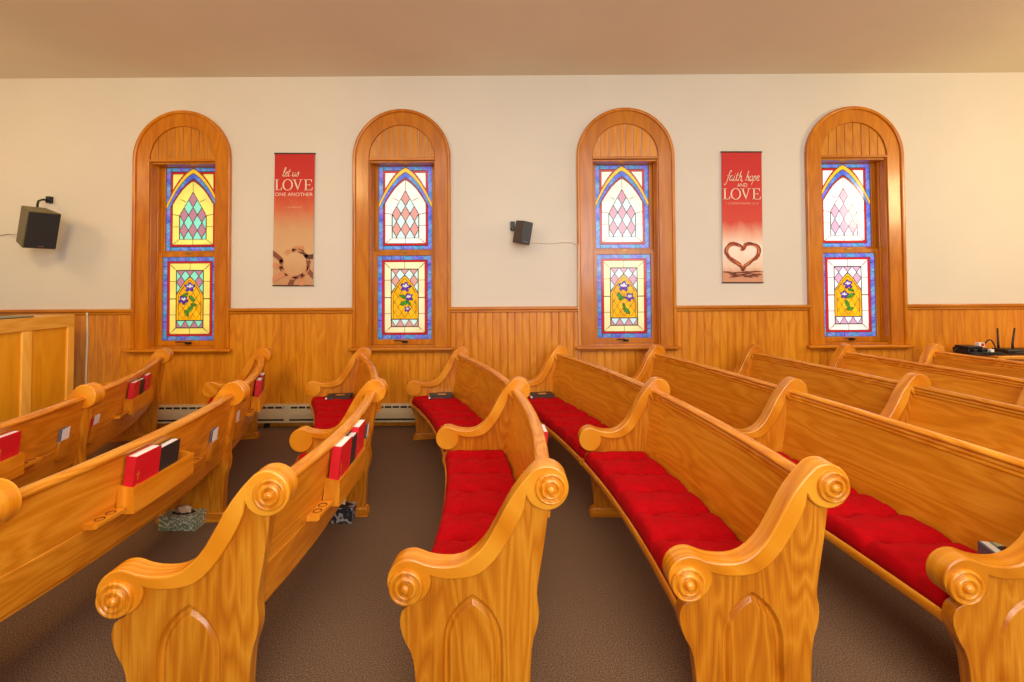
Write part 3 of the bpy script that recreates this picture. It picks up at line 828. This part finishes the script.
# ------------------------------------------------------------------ tissue boxes
def tissue_box(label, loc, rotz, mat, w, d, h, tissue=True):
    t = thing('tissue_box', label, 'box', loc=loc, rotz=rotz)
    b_ = obj('carton', mbox(((-w/2, -d/2, 0), (w/2, d/2, h))), mat, t, bevel=.002)
    n = 24; bm = bmesh.new()
    bm.faces.new([bm.verts.new((.32*w*math.cos(2*PI*k/n), .28*d*math.sin(2*PI*k/n), h+.0006)) for k in range(n)])
    obj('opening', bm, M['hole'], t)
    if tissue:
        bm = bmesh.new(); n = 18; rings = []
        for q, (rr, z) in enumerate(((.2, h+.001), (.16, h+.012), (.2, h+.026), (.12, h+.04))):
            rings.append([bm.verts.new((w*rr*math.cos(2*PI*k/n)*(1+.25*math.sin(k*2.7+q)), d*.55*rr*math.sin(2*PI*k/n)*(1+.3*math.cos(k*1.9+q)), z+.006*math.sin(k*2.1+q))) for k in range(n)])
        for a, b2 in zip(rings, rings[1:]): bridge(bm, a, b2)
        bm.faces.new(rings[-1])
        obj('tissue', bm, M['tissue'], t, smooth=True)
    return t
p = at(176, 531, 3.0); p.z = 0
fp = lambda px, py: (lambda d: Vector((d.x*(-HC/d.z), d.y*(-HC/d.z), 0)))(CR @ Vector(((px-CX)/F, -(py-CY)/F, -1)))
q = fp(177, 531); tissue_box('green leaf-patterned tissue box on the carpet under the second pew', (q.x, q.y+.06, 0), 0, M['leaf1'], .235, .125, .09)
q = fp(343, 524); tissue_box('dark fern-patterned tissue box on the carpet under the third pew', (q.x-.05, q.y+.06, 0), 0, M['leaf2'], .215, .115, .1)
R = ROWS[5]
tissue_box('green and grey striped tissue box on red cushion at right edge', at(1018, 555, 1.90), -.25, M['stripe'], .20, .11, .06, tissue=False).location.z = .44

# ------------------------------------------------------------------ speakers
def speaker(label, px, py, Y, w, d, h, rot, mside, mfront, arm):
    t = thing('wall_speaker', label, 'speaker', loc=at(px, py, Y))
    t.rotation_euler = rot
    fx, bx_ = w/2, w/2*.72
    bm = bmesh.new()
    A = [bm.verts.new(v) for v in ((-fx, -d/2, -h/2), (fx, -d/2, -h/2), (fx, -d/2, h/2), (-fx, -d/2, h/2))]
    B = [bm.verts.new(v) for v in ((-bx_, d/2, -h/2), (bx_, d/2, -h/2), (bx_, d/2, h/2), (-bx_, d/2, h/2))]
    bm.faces.new(A); bm.faces.new(B[::-1]); bridge(bm, A, B)
    obj('cabinet', bm, mside, t, bevel=.008)
    g = obj('grille', mbox(((-fx+.008, -d/2-.012, -h/2+.008), (fx-.008, -d/2, h/2-.008))), mfront, t, bevel=.006)
    obj('badge', mbox(((-.025, -d/2-.0135, -h/2+.02), (.025, -d/2-.012, -h/2+.032))), M['chrome'], g)
    br = bmesh.new(); arm(br, t)
    br.transform(t.matrix_basis.inverted())
    obj('bracket', br, M['black'], t)
    return t
def arm1(bm, t):
    top = at(37.5, 206, 5.12); wl = at(46, 200, YW)
    tube(bm, [top+Vector((0, 0, -.06)), top+Vector((.0, 0, .02)), at(38.5, 201, 5.16), at(43, 199.5, 5.22), wl], .011)
    c = at(47.5, 199.5, YW-.045); box(bm, (c.x-.022, YW-.045, c.z-.036), (c.x+.022, YW, c.z+.036))
speaker('black slanted speaker on the wall left of the first window', 36.5, 227.5, 5.03, .27, .27, .39, (math.radians(17), 0, math.radians(64)), M['olive'], M['grille'], arm1)
def arm2(bm, t):
    a = at(514, 229, 5.2)
    tube(bm, [a, at(512, 229, YW-.01)], .014)
    c = at(513, 226, YW-.02); box(bm, (c.x-.03, YW-.03, c.z-.05), (c.x+.02, YW, c.z+.05))
speaker('small dark grey speaker on the wall between second and third windows', 522, 232.5, 5.17, .135, .16, .245, (math.radians(9), math.radians(6), math.radians(38)), M['browncab'], M['grille2'], arm2)
def wire(name, label, pts, r, mat, cat='cable'):
    bm = bmesh.new(); tube(bm, pts, r, 6)
    return tag(obj(name, bm, mat, smooth=True), label, cat)
wy = YW-.012
wire('speaker_wire', 'thin grey wire running from small speaker to the third window', [at(527, 243, 5.24), at(532, 242.5, wy), at(550, 243.5, wy), at(565, 242, wy), at(573, 242.5, wy), at(578.2, 245, YW-.05), at(578.5, 300, YW-.052), at(579, 330, YW-.055), at(579.3, 362, YW-.03)], .004, M['cord'])
wire('speaker_wire', 'thin wire running from left picture edge to black slanted speaker', [at(-30, 237, wy), at(0, 235.5, wy), at(8, 234, wy), at(17, 234.5, 5.12)], .004, M['wire'])
wire('wall_cable', 'white cable hanging down the wainscot beside the panelled screen', [at(87, 312.5, YW-.04), at(87.3, 316, YW-.03), at(87.3, 340, YW-.026), at(86, 372, YW-.026), at(85.5, 420, YW-.026)], .009, M['cord'])

# ------------------------------------------------------------------ banners
def ribbon(bm, pts, w, y, org):
    pts = [Vector((p_[0], p_[1])) for p_ in pts]
    L_, R_ = [], []
    for i, p_ in enumerate(pts):
        a = pts[max(0, i-1)]; c = pts[min(len(pts)-1, i+1)]
        d = (c-a); d = d.normalized() if d.length > 1e-9 else Vector((1, 0)); n_ = Vector((-d.y, d.x))
        ww = (w[i] if isinstance(w, (list, tuple)) else w)/2
        L_.append(bm.verts.new((org[0]+p_.x+n_.x*ww, y, org[1]+p_.y+n_.y*ww))); R_.append(bm.verts.new((org[0]+p_.x-n_.x*ww, y, org[1]+p_.y-n_.y*ww)))
    for i in range(len(pts)-1): bm.faces.new((L_[i], L_[i+1], R_[i+1], R_[i]))
def cr(pts, n=6):
    out = []
    for i in range(len(pts)-1):
        p0, p1, p2, p3 = [Vector(pts[max(0, min(len(pts)-1, j))]) for j in (i-1, i, i+1, i+2)]
        for k in range(n):
            t_ = k/n
            out.append(.5*((2*p1)+(-p0+p2)*t_+(2*p0-5*p1+4*p2-p3)*t_*t_+(-p0+3*p1-3*p2+p3)*t_**3))
    out.append(Vector(pts[-1])); return out
SCR = {  # handwriting strokes in x-height units, (strokes, advance)
    'l': ([[(0, .1), (.25, .9), (.42, 1.75), (.28, 1.9), (.15, 1.3), (.15, .25), (.3, 0), (.5, .15)]], .5),
    'e': ([[(0, .35), (.35, .55), (.5, .85), (.3, 1.0), (.1, .65), (.15, .15), (.4, 0), (.65, .25)]], .62),
    't': ([[(.25, 1.6), (.15, .7), (.15, .15), (.35, 0), (.55, .2)], [(-.1, 1.05), (.5, 1.12)]], .6),
    'u': ([[(.05, .95), (.05, .3), (.2, 0), (.45, .25), (.6, .95)], [(.6, .95), (.57, .2), (.7, 0), (.85, .2)]], .85),
    's': ([[(0, .2), (.35, .95), (.5, .5), (.35, .02), (.05, .08)]], .65),
    'f': ([[(.75, 1.7), (.6, 2.0), (.4, 1.6), (.25, .4), (.1, -.6), (-.15, -.85), (-.2, -.55)], [(-.05, .95), (.6, 1.02)]], .6),
    'a': ([[(.5, .9), (.2, .95), (.02, .45), (.15, .02), (.42, .25), (.55, .95)], [(.55, .95), (.5, .2), (.62, 0), (.78, .2)]], .78),
    'i': ([[(.12, .95), (.05, .2), (.2, 0), (.38, .2)], [(.16, 1.35), (.19, 1.45)]], .38),
    'h': ([[(.25, 1.95), (.12, .9), (.03, 0)], [(.08, .5), (.35, .95), (.5, .8), (.45, .2), (.55, 0), (.72, .2)]], .72),
    'o': ([[(.3, .97), (.05, .65), (.08, .15), (.3, .0), (.52, .35), (.48, .85), (.3, .97), (.6, .88)]], .66),
    'p': ([[(.12, .95), (.05, 0), (-.05, -.8)], [(.08, .45), (.35, .97), (.55, .65), (.4, .08), (.1, .1)]], .64),
    ',': ([[(.1, .08), (.02, -.25)]], .3), ' ': ([], .4)}
def script(bm, text, x, z, size, y, w, shear=.22):
    for ch in text:
        st, adv = SCR[ch]
        for s_ in st:
            pts = cr([((px+pz*shear)*size, pz*size) for px, pz in s_], 5) if len(s_) > 2 else [Vector(((px+pz*shear)*size, pz*size)) for px, pz in s_]
            n_ = len(pts); ribbon(bm, pts, [w*(.75+.5*abs(math.sin(k/n_*PI*1.5))) for k in range(n_)], y, (x, z))
        x += adv*size
    return x
def serif_love(bm, x, z, W, H, y):
    u = W/4.0; th = .16*u; tn = .06*u
    def q(pts): bm.faces.new([bm.verts.new((x+a, y, z+b_)) for a, b_ in pts])
    def rect(a, b_, c, d): q([(a, b_), (c, b_), (c, d), (a, d)])
    # L
    rect(.12*u, 0, .12*u+th, H); rect(.0, H-tn, .4*u, H); rect(.0, 0, .72*u, tn); q([(.72*u, 0), (.76*u, .28*H), (.7*u, .28*H), (.6*u, tn), (.6*u, 0)])
    # O
    cx = 1.33*u; n_ = 32; O = [bm.verts.new((x+cx+.54*u*math.cos(2*PI*k/n_), y, z+H/2+(H/2+.02*u)*math.sin(2*PI*k/n_))) for k in range(n_)]
    I = [bm.verts.new((x+cx+.39*u*math.cos(2*PI*k/n_), y, z+H/2+(H/2-.04*u)*math.sin(2*PI*k/n_))) for k in range(n_)]
    bridge(bm, O, I)
    # V
    a = 1.86*u
    q([(a+.06*u, H), (a+.06*u+th*1.1, H), (a+.56*u, .18*H), (a+.5*u, -.01*H)]); q([(a+.82*u, H), (a+.82*u+tn, H), (a+.54*u, -.01*H), (a+.47*u, .1*H)])
    rect(a-.06*u, H-tn, a+.36*u, H); rect(a+.68*u, H-tn, a+1.02*u, H)
    # E
    b0 = 3.02*u
    rect(b0+.12*u, 0, b0+.12*u+th, H); rect(b0, H-tn, b0+.82*u, H); rect(b0, 0, b0+.86*u, tn); rect(b0+.2*u, .5*H-tn/2, b0+.62*u, .5*H+tn/2)
    q([(b0+.86*u, 0), (b0+.92*u, .26*H), (b0+.85*u, .26*H), (b0+.76*u, tn)]); q([(b0+.82*u, H), (b0+.82*u, .76*H), (b0+.76*u, .76*H), (b0+.7*u, H-tn)])
    rect(b0+.58*u, .40*H, b0+.64*u, .60*H)
def font_mesh(text, width, height):
    cu = bpy.data.curves.new('lettering', 'FONT'); cu.body = text; cu.align_x = 'CENTER'; cu.size = 1
    o = bpy.data.objects.new('lettering', cu); COL.objects.link(o)
    me = bpy.data.meshes.new_from_object(o.evaluated_get(bpy.context.evaluated_depsgraph_get()))
    bpy.data.objects.remove(o)
    xs = [v.co.x for v in me.vertices]; ys = [v.co.y for v in me.vertices]
    sx = width/(max(xs)-min(xs)); sy = height/(max(ys)-min(ys)); mx_ = (max(xs)+min(xs))/2; my = min(ys)
    for v in me.vertices: v.co = ((v.co.x-mx_)*sx, 0, (v.co.y-my)*sy)
    return me
def banner_mat(name, stops, glow=None):
    m, nt, b = new_mat(name); L = nt.links
    tc = N(nt, 'ShaderNodeTexCoord'); sp = N(nt, 'ShaderNodeSeparateXYZ'); L.new(tc.outputs['Generated'], sp.inputs[0])
    nz = N(nt, 'ShaderNodeTexNoise', i_Scale=3.0, i_Detail=4.0); L.new(tc.outputs['Generated'], nz.inputs['Vector'])
    ma = N(nt, 'ShaderNodeMath', operation='MULTIPLY_ADD'); ma.inputs[1].default_value = .10
    L.new(nz.outputs['Fac'], ma.inputs[0]); 
    sb = N(nt, 'ShaderNodeMath', operation='SUBTRACT'); sb.inputs[1].default_value = .05; L.new(sp.outputs['Z'], sb.inputs[0]); L.new(sb.outputs[0], ma.inputs[2])
    r = ramp(nt, [(p_, lin(c)) for p_, c in stops]); L.new(ma.outputs[0], r.inputs['Fac']); L.new(r.outputs['Color'], b.inputs['Base Color'])
    b.inputs['Roughness'].default_value = .6
    return m
INK = plain('cream_print', (244, 216, 190), .7); INK2 = plain('pale_pink_print', (236, 178, 150), .7)
SKIN = [plain('brown_skin_print', (134, 74, 52), .7, noise=.06, nscale=20), plain('tan_skin_print', (206, 140, 96), .7, noise=.06, nscale=20), plain('dark_skin_print', (100, 60, 46), .7, noise=.06, nscale=20)]
TWIG = plain('brown_twig_print', (168, 74, 36), .7, noise=.5, nscale=30); TWIG2 = plain('dark_twig_print', (112, 52, 34), .7, noise=.4, nscale=30); TWIG3 = plain('light_twig_print', (216, 128, 70), .7, noise=.3, nscale=30)
def banner(label, pxl, pxr, pyt, pyb, pxb, mat):
    Y = YW-.02
    a = at(pxl, pyt, Y); c = at(pxr, pyt, Y); d = at(pxb, pyb, Y)
    w = c.x-a.x; h = a.z-d.z
    t = thing('wall_banner', label, 'banner', loc=((a.x+c.x)/2, Y, d.z), group=None)
    t.rotation_euler = (0, math.atan2((a.x+c.x)/2-(d.x+w/2), h)*.6, 0)
    bm = bmesh.new(); nx, nz = 6, 30; g = []
    for j in range(nz+1):
        g.append([bm.verts.new((-w/2+w*i/nx, .004*math.cos(j/nz*PI*2+i*.3)*.5, h*j/nz)) for i in range(nx+1)])
    for j in range(nz):
        for i in range(nx): bm.faces.new((g[j][i], g[j][i+1], g[j+1][i+1], g[j+1][i]))
    cl = obj('cloth', bm, mat, t, smooth=True)
    for z in (h-.006, .004):
        bm = bmesh.new(); tube(bm, [(-w/2-.006, .004, z), (w/2+.006, .004, z)], .009 if z > .1 else .006); obj('rod', bm, M['browncab'] if z > .1 else M['metal'], t)
    return t, cl, w, h
m1 = banner_mat('banner_red_to_tan', [(0, (196, 142, 96)), (.22, (214, 172, 122)), (.42, (208, 160, 112)), (.58, (206, 100, 60)), (.72, (200, 40, 24)), (1, (190, 24, 18))])
t, cl, w, h = banner('red banner with let us love lettering and ring of hands, left', 273.6, 313.6, 153, 286, 270.8, m1)
yl = -.006
bm = bmesh.new(); script(bm, 'let us', -w*.30, h*.822, w*.115, yl, .0062); obj('lettering', bm, INK, cl)
bm = bmesh.new(); serif_love(bm, -w*.48, h*.717, w*.96, h*.082, yl); obj('lettering', bm, INK, cl)
obj('lettering', font_mesh('ONE ANOTHER', w*.94, h*.026), INK, cl, loc=(0, yl, h*.673))
obj('lettering', font_mesh('1 JOHN 4:7', w*.40, h*.017), INK2, cl, loc=(0, yl, h*.578))
def hand_mesh(cx, cz, R_, a0, length, wd):
    """forearm coming from outside and a hand laid along the ring"""
    bm = bmesh.new()
    d = Vector((math.cos(a0), math.sin(a0))); tn = Vector((-d.y, d.x))
    c = Vector((cx, cz))
    pts = [c+d*(R_+length)-tn*.09, c+d*(R_+length*.5)-tn*.045, c+d*(R_+.02), c+d*(R_)+tn*.02]
    for k in range(1, 7):
        a = a0+.12*k; pts.append(c+Vector((math.cos(a), math.sin(a)))*(R_-.004))
    ws = [wd*1.3, wd*1.1, wd*.9, wd*.85]+[wd*(.8-.1*k) for k in range(6)]
    pts = [p_ for p_ in cr([tuple(p_) for p_ in pts], 3)]
    ww = np.interp(np.linspace(0, 9, len(pts)), range(10), ws)
    ribbon(bm, pts, list(ww), yl, (0, 0))
    for j, off in enumerate((-.3, .25)):                # fingers / thumb along the ring
        q_ = [c+Vector((math.cos(a0+.5+.1*k), math.sin(a0+.5+.1*k)))*(R_+off*wd) for k in range(5)]
        ribbon(bm, q_, [wd*.3, wd*.3, wd*.26, wd*.22, wd*.1], yl-.0006, (0, 0))
    return bm
hc_ = (w*.04, h*.165); hr = w*.335
def clip(bm, w, h):
    for co, no in (((-w/2, 0, 0), (-1, 0, 0)), ((w/2, 0, 0), (1, 0, 0)), ((0, 0, .004), (0, 0, -1)), ((0, 0, h), (0, 0, 1))):
        bmesh.ops.bisect_plane(bm, geom=bm.verts[:]+bm.edges[:]+bm.faces[:], plane_co=co, plane_no=no, clear_outer=True)
    return bm
for k, (a0, si) in enumerate(((.45, 2), (1.5, 1), (2.8, 0), (3.3, 1), (3.9, 1), (4.6, 0), (5.15, 1), (5.8, 0))):
    o = obj('printed_hand', clip(hand_mesh(hc_[0], hc_[1], hr*1.04, a0, (.02 if 1 < a0 < 2 else .34), .055), w, h), SKIN[si], cl, loc=(0, -.0003*k, 0))
m2 = banner_mat('banner_red_to_white', [(0, (206, 150, 116)), (.07, (218, 150, 110)), (.12, (238, 206, 178)), (.26, (250, 236, 220)), (.36, (236, 180, 152)), (.46, (212, 70, 52)), (.7, (208, 44, 36)), (1, (200, 34, 28))])
t, cl, w, h = banner('red banner with faith, hope and love lettering and twig heart, right', 720.6, 760.6, 151.5, 283, 721.2, m2)
bm = bmesh.new(); script(bm, 'faith, hope', -w*.40, h*.775, w*.128, yl, .0065); obj('lettering', bm, INK, cl)
obj('lettering', font_mesh('AND', w*.25, h*.028), INK, cl, loc=(0, yl, h*.728))
bm = bmesh.new(); serif_love(bm, -w*.48, h*.632, w*.96, h*.085, yl); obj('lettering', bm, INK, cl)
obj('lettering', font_mesh('1 CORINTHIANS 13:13', w*.80, h*.016), INK2, cl, loc=(0, yl, h*.594))
def heart(s):
    return [(s*16*math.sin(a)**3/17, s*(13*math.cos(a)-5*math.cos(2*a)-2*math.cos(3*a)-math.cos(4*a))/17) for a in [2*PI*k/48 for k in range(49)]]
rng = random.Random(3)
for k, (mt, s_, wd) in enumerate(((TWIG, 1.0, .035), (TWIG3, .96, .016), (TWIG2, 1.05, .012), (TWIG, .92, .010))):
    bm = bmesh.new()
    pts = [(w*.0+px*w*.44+.006*math.sin(i*.9+k*2), h*.215+pz*h*.115*1.0+.006*math.cos(i*1.1+k)) for i, (px, pz) in enumerate(heart(s_))]
    ribbon(bm, pts, [wd*(.7+.5*abs(math.sin(i*.35+k))) for i in range(len(pts))], yl-.0004*k, (0, 0))
    obj('printed_twig_heart', clip(bm, w, h), mt, cl)
bm = bmesh.new()
for k in range(26):
    x0 = rng.uniform(-.42, .42)*w; z0 = rng.uniform(.045, .085)*h; a = rng.uniform(-.5, .5); l_ = rng.uniform(.02, .08)
    ribbon(bm, [(x0-l_*math.cos(a), z0-l_*math.sin(a)*.4), (x0, z0+.004), (x0+l_*math.cos(a), z0+l_*math.sin(a)*.4)], [.003, .014, .003], yl-.0002*k, (0, 0))
obj('printed_ground', clip(bm, w, h), TWIG2, cl)

# ------------------------------------------------------------------ baseboard heater
xa = at(150, 410, 5.26).x; xb = at(572, 410, 5.26).x
ht = thing('baseboard_heater', 'long cream metal baseboard heater along the wainscot', 'heater', loc=((xa+xb)/2, YW-.02, .022))
Lh = (xb-xa)/2
bm = bmesh.new()
prof = [(0, .045), (-.055, .045), (-.062, .055), (-.066, .13), (-.062, .178), (-.05, .225), (0, .228)]
A = [bm.verts.new((-Lh, y, z)) for y, z in prof]; B = [bm.verts.new((Lh, y, z)) for y, z in prof]
bridge(bm, A, B); bm.faces.new(A); bm.faces.new(B[::-1])
hs_ = obj('housing', bm, M['heater'], ht)
n_ = int(2*Lh/.085)
for z0, z1, y0 in ((.186, .208, -.0625),):
    bm = bmesh.new()
    for k in range(n_):
        if k % 12 in (0,): continue
        x0 = -Lh+k*2*Lh/n_
        vs = [bm.verts.new(p_) for p_ in ((x0+.006, -.0606-.001, .188), (x0+.078, -.0606-.001, .188), (x0+.078, -.0555-.001, .209), (x0+.006, -.0555-.001, .209))]
        bm.faces.new(vs)
    obj('vent_slots', bm, M['slot'], ht)
obj('bottom_gap', mbox(((-Lh, -.064, .058), (Lh, -.060, .076))), M['slot'], ht)
obj('bottom_strip', mbox(((-Lh, -.07, .034), (Lh, 0, .05))), M['heater'], ht, bevel=.004)
for fx in (-Lh+.01, -Lh*.35, Lh*.3, Lh-.01): obj('end_cap' if abs(fx) > Lh*.9 else 'joint_cover', mbox(((fx-.03, -.0685, .04), (fx+.03, 0, .23))), M['heater'], ht, bevel=.003)
for fx in (-Lh*.9, -Lh*.45, 0, Lh*.45, Lh*.9): obj('foot', mbox(((fx-.02, -.055, -.022), (fx+.02, -.005, .046))), M['slot'], ht)

# ------------------------------------------------------------------ panelled screen at the left
c1 = at(75, 314.4, 5.0); zt = c1.z; xs = c1.x; y1 = 5.0; y0 = 2.6
sc = thing('panelled_screen', 'light oak panelled screen wall at left picture edge', 'screen', loc=(xs, (y0+y1)/2, 0))
hl = (y1-y0)/2
obj('panel', mbox(((-.05, -hl+.02, .0), (-.022, hl-.02, zt-.03))), M['screen_panel'], sc, grain=2)
obj('top_rail', mbox(((-.06, -hl, zt-.125), (0, hl, zt))), M['screen'], sc, grain=1, bevel=.004)
obj('cap_board', mbox(((-.6, -hl, zt-.03), (-.06, hl, zt))), M['screen'], sc, grain=1, bevel=.004)
for ys in (hl-.036, None):
    ya = (at(29, 380, 1).x)  # direction only
    if ys is None:
        # stile seen around px 24..34
        tt = (xs)/((29-512)/480.); ys = tt-(y0+y1)/2
        for k in range(4):
            yy = ys-k*.62
            if yy > -hl+.05: obj('stile', mbox(((-.05, yy-.047, .0), (-.006, yy+.047, zt-.124))), M['screen'], sc, grain=2, bevel=.004)
    else: obj('stile', mbox(((-.05, ys-.04, .0), (-.002, ys+.036, zt-.124))), M['screen'], sc, grain=2, bevel=.004)
obj('base_board', mbox(((-.055, -hl, 0), (-.002, hl, .14))), M['screen'], sc, grain=1, bevel=.004)
q1 = at(8, 316, 4.5)
fo = thing('music_folder', 'grey folder lying on top of the panelled screen', 'folder', loc=(xs-.17, 4.35, zt))
obj('cover', mbox(((-.14, -.22, .004), (.14, .25, .018))), M['grey'], fo, bevel=.003)
obj('spine_edge', mbox(((-.142, -.222, 0), (.142, .252, .006))), M['black'], fo)

# ------------------------------------------------------------------ equipment shelf behind last pew
q1 = at(950, 352, 5.0)
zt2 = at(985, 353, 5.05).z+.006
tb = thing('equipment_counter', 'oak counter behind the rearmost pew, carrying electronics', 'counter', loc=(5.55, 5.03, 0))
obj('counter_top', mbox(((-.72, -.24, zt2-.035), (.9, .24, zt2))), M['pew_cap'], tb, grain=0, bevel=.006)
obj('front_board', mbox(((-.68, -.2, 0), (.86, -.17, zt2-.035))), M['pew'], tb, grain=0)
for xx in (-.68, .83): obj('side_board', mbox(((xx, -.17, 0), (xx+.03, .22, zt2-.035))), M['pew'], tb, grain=2)
def onshelf(px, Y, dz=0): p_ = at(px, 350, Y); p_.z = zt2+dz; return p_
t = thing('receiver', 'low black audio receiver at left end of the oak counter', 'electronics', loc=onshelf(970, 4.98))
obj('case', mbox(((-.10, -.09, .008), (.13, .09, .062))), M['black'], t, bevel=.006)
obj('top_plate', mbox(((-.105, -.095, .062), (.04, .06, .085))), M['black'], t, bevel=.004)
obj('front_knob', mbox(((-.08, -.1, .02), (-.05, -.09, .045))), M['chrome'], t); obj('front_knob', mbox(((.02, -.1, .02), (.05, -.09, .04))), M['chrome'], t)
for fx in (-.08, .11):
    obj('foot', mbox(((fx-.012, -.07, 0), (fx+.012, .07, .009))), M['slot'], t)
t = thing('adapter', 'small white and red adapter on the electronics', 'electronics', loc=onshelf(980, 5.02, .063))
obj('case', mbox(((-.03, -.025, 0), (.03, .025, .045))), M['white'], t, bevel=.004); obj('label', mbox(((-.01, -.0265, .01), (.02, -.025, .04))), M['red'], t)
t = thing('router', 'black wireless router with two upright antennas at right', 'electronics', loc=onshelf(1014, 5.02))
obj('case', mbox(((-.15, -.09, .006), (.2, .09, .042))), M['black'], t, bevel=.01)
for fx, tl in ((-.1, .0), (.05, .03)):
    bm = bmesh.new(); tube(bm, [(fx, .06, .035), (fx, .062, .08), (fx+tl, .065, .25)], [.011, .010, .007]); obj('antenna', bm, M['black'], t, smooth=True)
obj('indicator_strip', mbox(((-.08, -.0905, .015), (.06, -.0895, .022))), M['chrome'], t)
for fx in (-.12, .17): obj('foot', mbox(((fx-.012, -.07, 0), (fx+.012, .07, .007))), M['slot'], t)
def cable(label, pts, r, mat): wire('electronics_cable', label, [tuple(v) for v in cr([tuple(p_) for p_ in pts], 5)], r, mat)
t = thing('power_strip', 'black power strip with plugs in front of the receiver', 'electronics', loc=onshelf(985, 4.87))
obj('strip', mbox(((-.16, -.025, 0), (.16, .025, .03))), M['black'], t, bevel=.004)
for fx in (-.11, -.03, .06): obj('plug', mbox(((fx-.018, -.018, .03), (fx+.018, .018, .06))), M['slot'] if fx < 0 else M['white'], t, bevel=.004)
cable('black cable looping over the left end of the counter', [onshelf(962, 5.0, .06), onshelf(956, 4.95, .05), onshelf(953, 4.92, .02), onshelf(955, 4.9, .008), onshelf(962, 4.87, .008)], .006, M['black'])
cable('black cable arching between the adapter and the router', [onshelf(984, 5.05, .07), onshelf(987, 5.06, .115), onshelf(991, 5.06, .13), onshelf(994, 5.04, .09), onshelf(996, 4.98, .05)], .007, M['black'])
cable('tangled black cable lying along the counter front edge', [onshelf(970, 4.86, .008), onshelf(980, 4.84, .01), onshelf(990, 4.87, .008), onshelf(1000, 4.84, .01), onshelf(1012, 4.86, .008), onshelf(1030, 4.88, .008)], .007, M['black'])

# ------------------------------------------------------------------ light
W = bpy.data.worlds.new('world'); S.world = W; W.use_nodes = True
bg = W.node_tree.nodes['Background']; bg.inputs[0].default_value = (1.0, .93, .82, 1); bg.inputs[1].default_value = .28
def area(name, loc, tgt, sx, sy, e, col):
    ld = bpy.data.lights.new(name, 'AREA'); ld.shape = 'RECTANGLE'; ld.size = sx; ld.size_y = sy; ld.energy = e; ld.color = col
    o = bpy.data.objects.new(name, ld); COL.objects.link(o); o.location = loc
    o.rotation_euler = (Vector(tgt)-Vector(loc)).to_track_quat('-Z', 'Y').to_euler(); return o
area('daylight_behind', (1.5, -3.0, 2.6), (0.6, 4.5, 1.2), 5.0, 2.2, 235, (1, .985, .96))
area('ceiling_lamps', (0.5, 1.5, 3.7), (0.5, 1.8, 0), 6.0, 2.0, 100, (1, .95, .88))
area('ceiling_fill', (0.3, -1.2, 2.0), (0.3, 1.6, 3.8), 3.0, 1.0, 42, (1, .96, .86))  # added fill light behind the camera, aimed up to brighten the ceiling
area('wall_lamp_left', (-6.0, 3.4, 3.2), (-5.3, 5.3, 2.0), .5, .5, 16, (1, .62, .26))
area('lamp_right', (6.4, 2.6, 2.9), (4.2, 5.2, 1.8), .8, .8, 75, (1, .72, .36))
area('lamp_left', (-3.2, 1.4, 3.6), (-5.0, 4.8, 1.4), .8, .8, 60, (1, .70, .34))
S.view_settings.view_transform = 'Standard'
S.view_settings.look = 'None'
S.view_settings.exposure = 0
S.cycles.use_denoising = True
S.cycles.max_bounces = 8
S.cycles.caustics_reflective = False; S.cycles.caustics_refractive = False
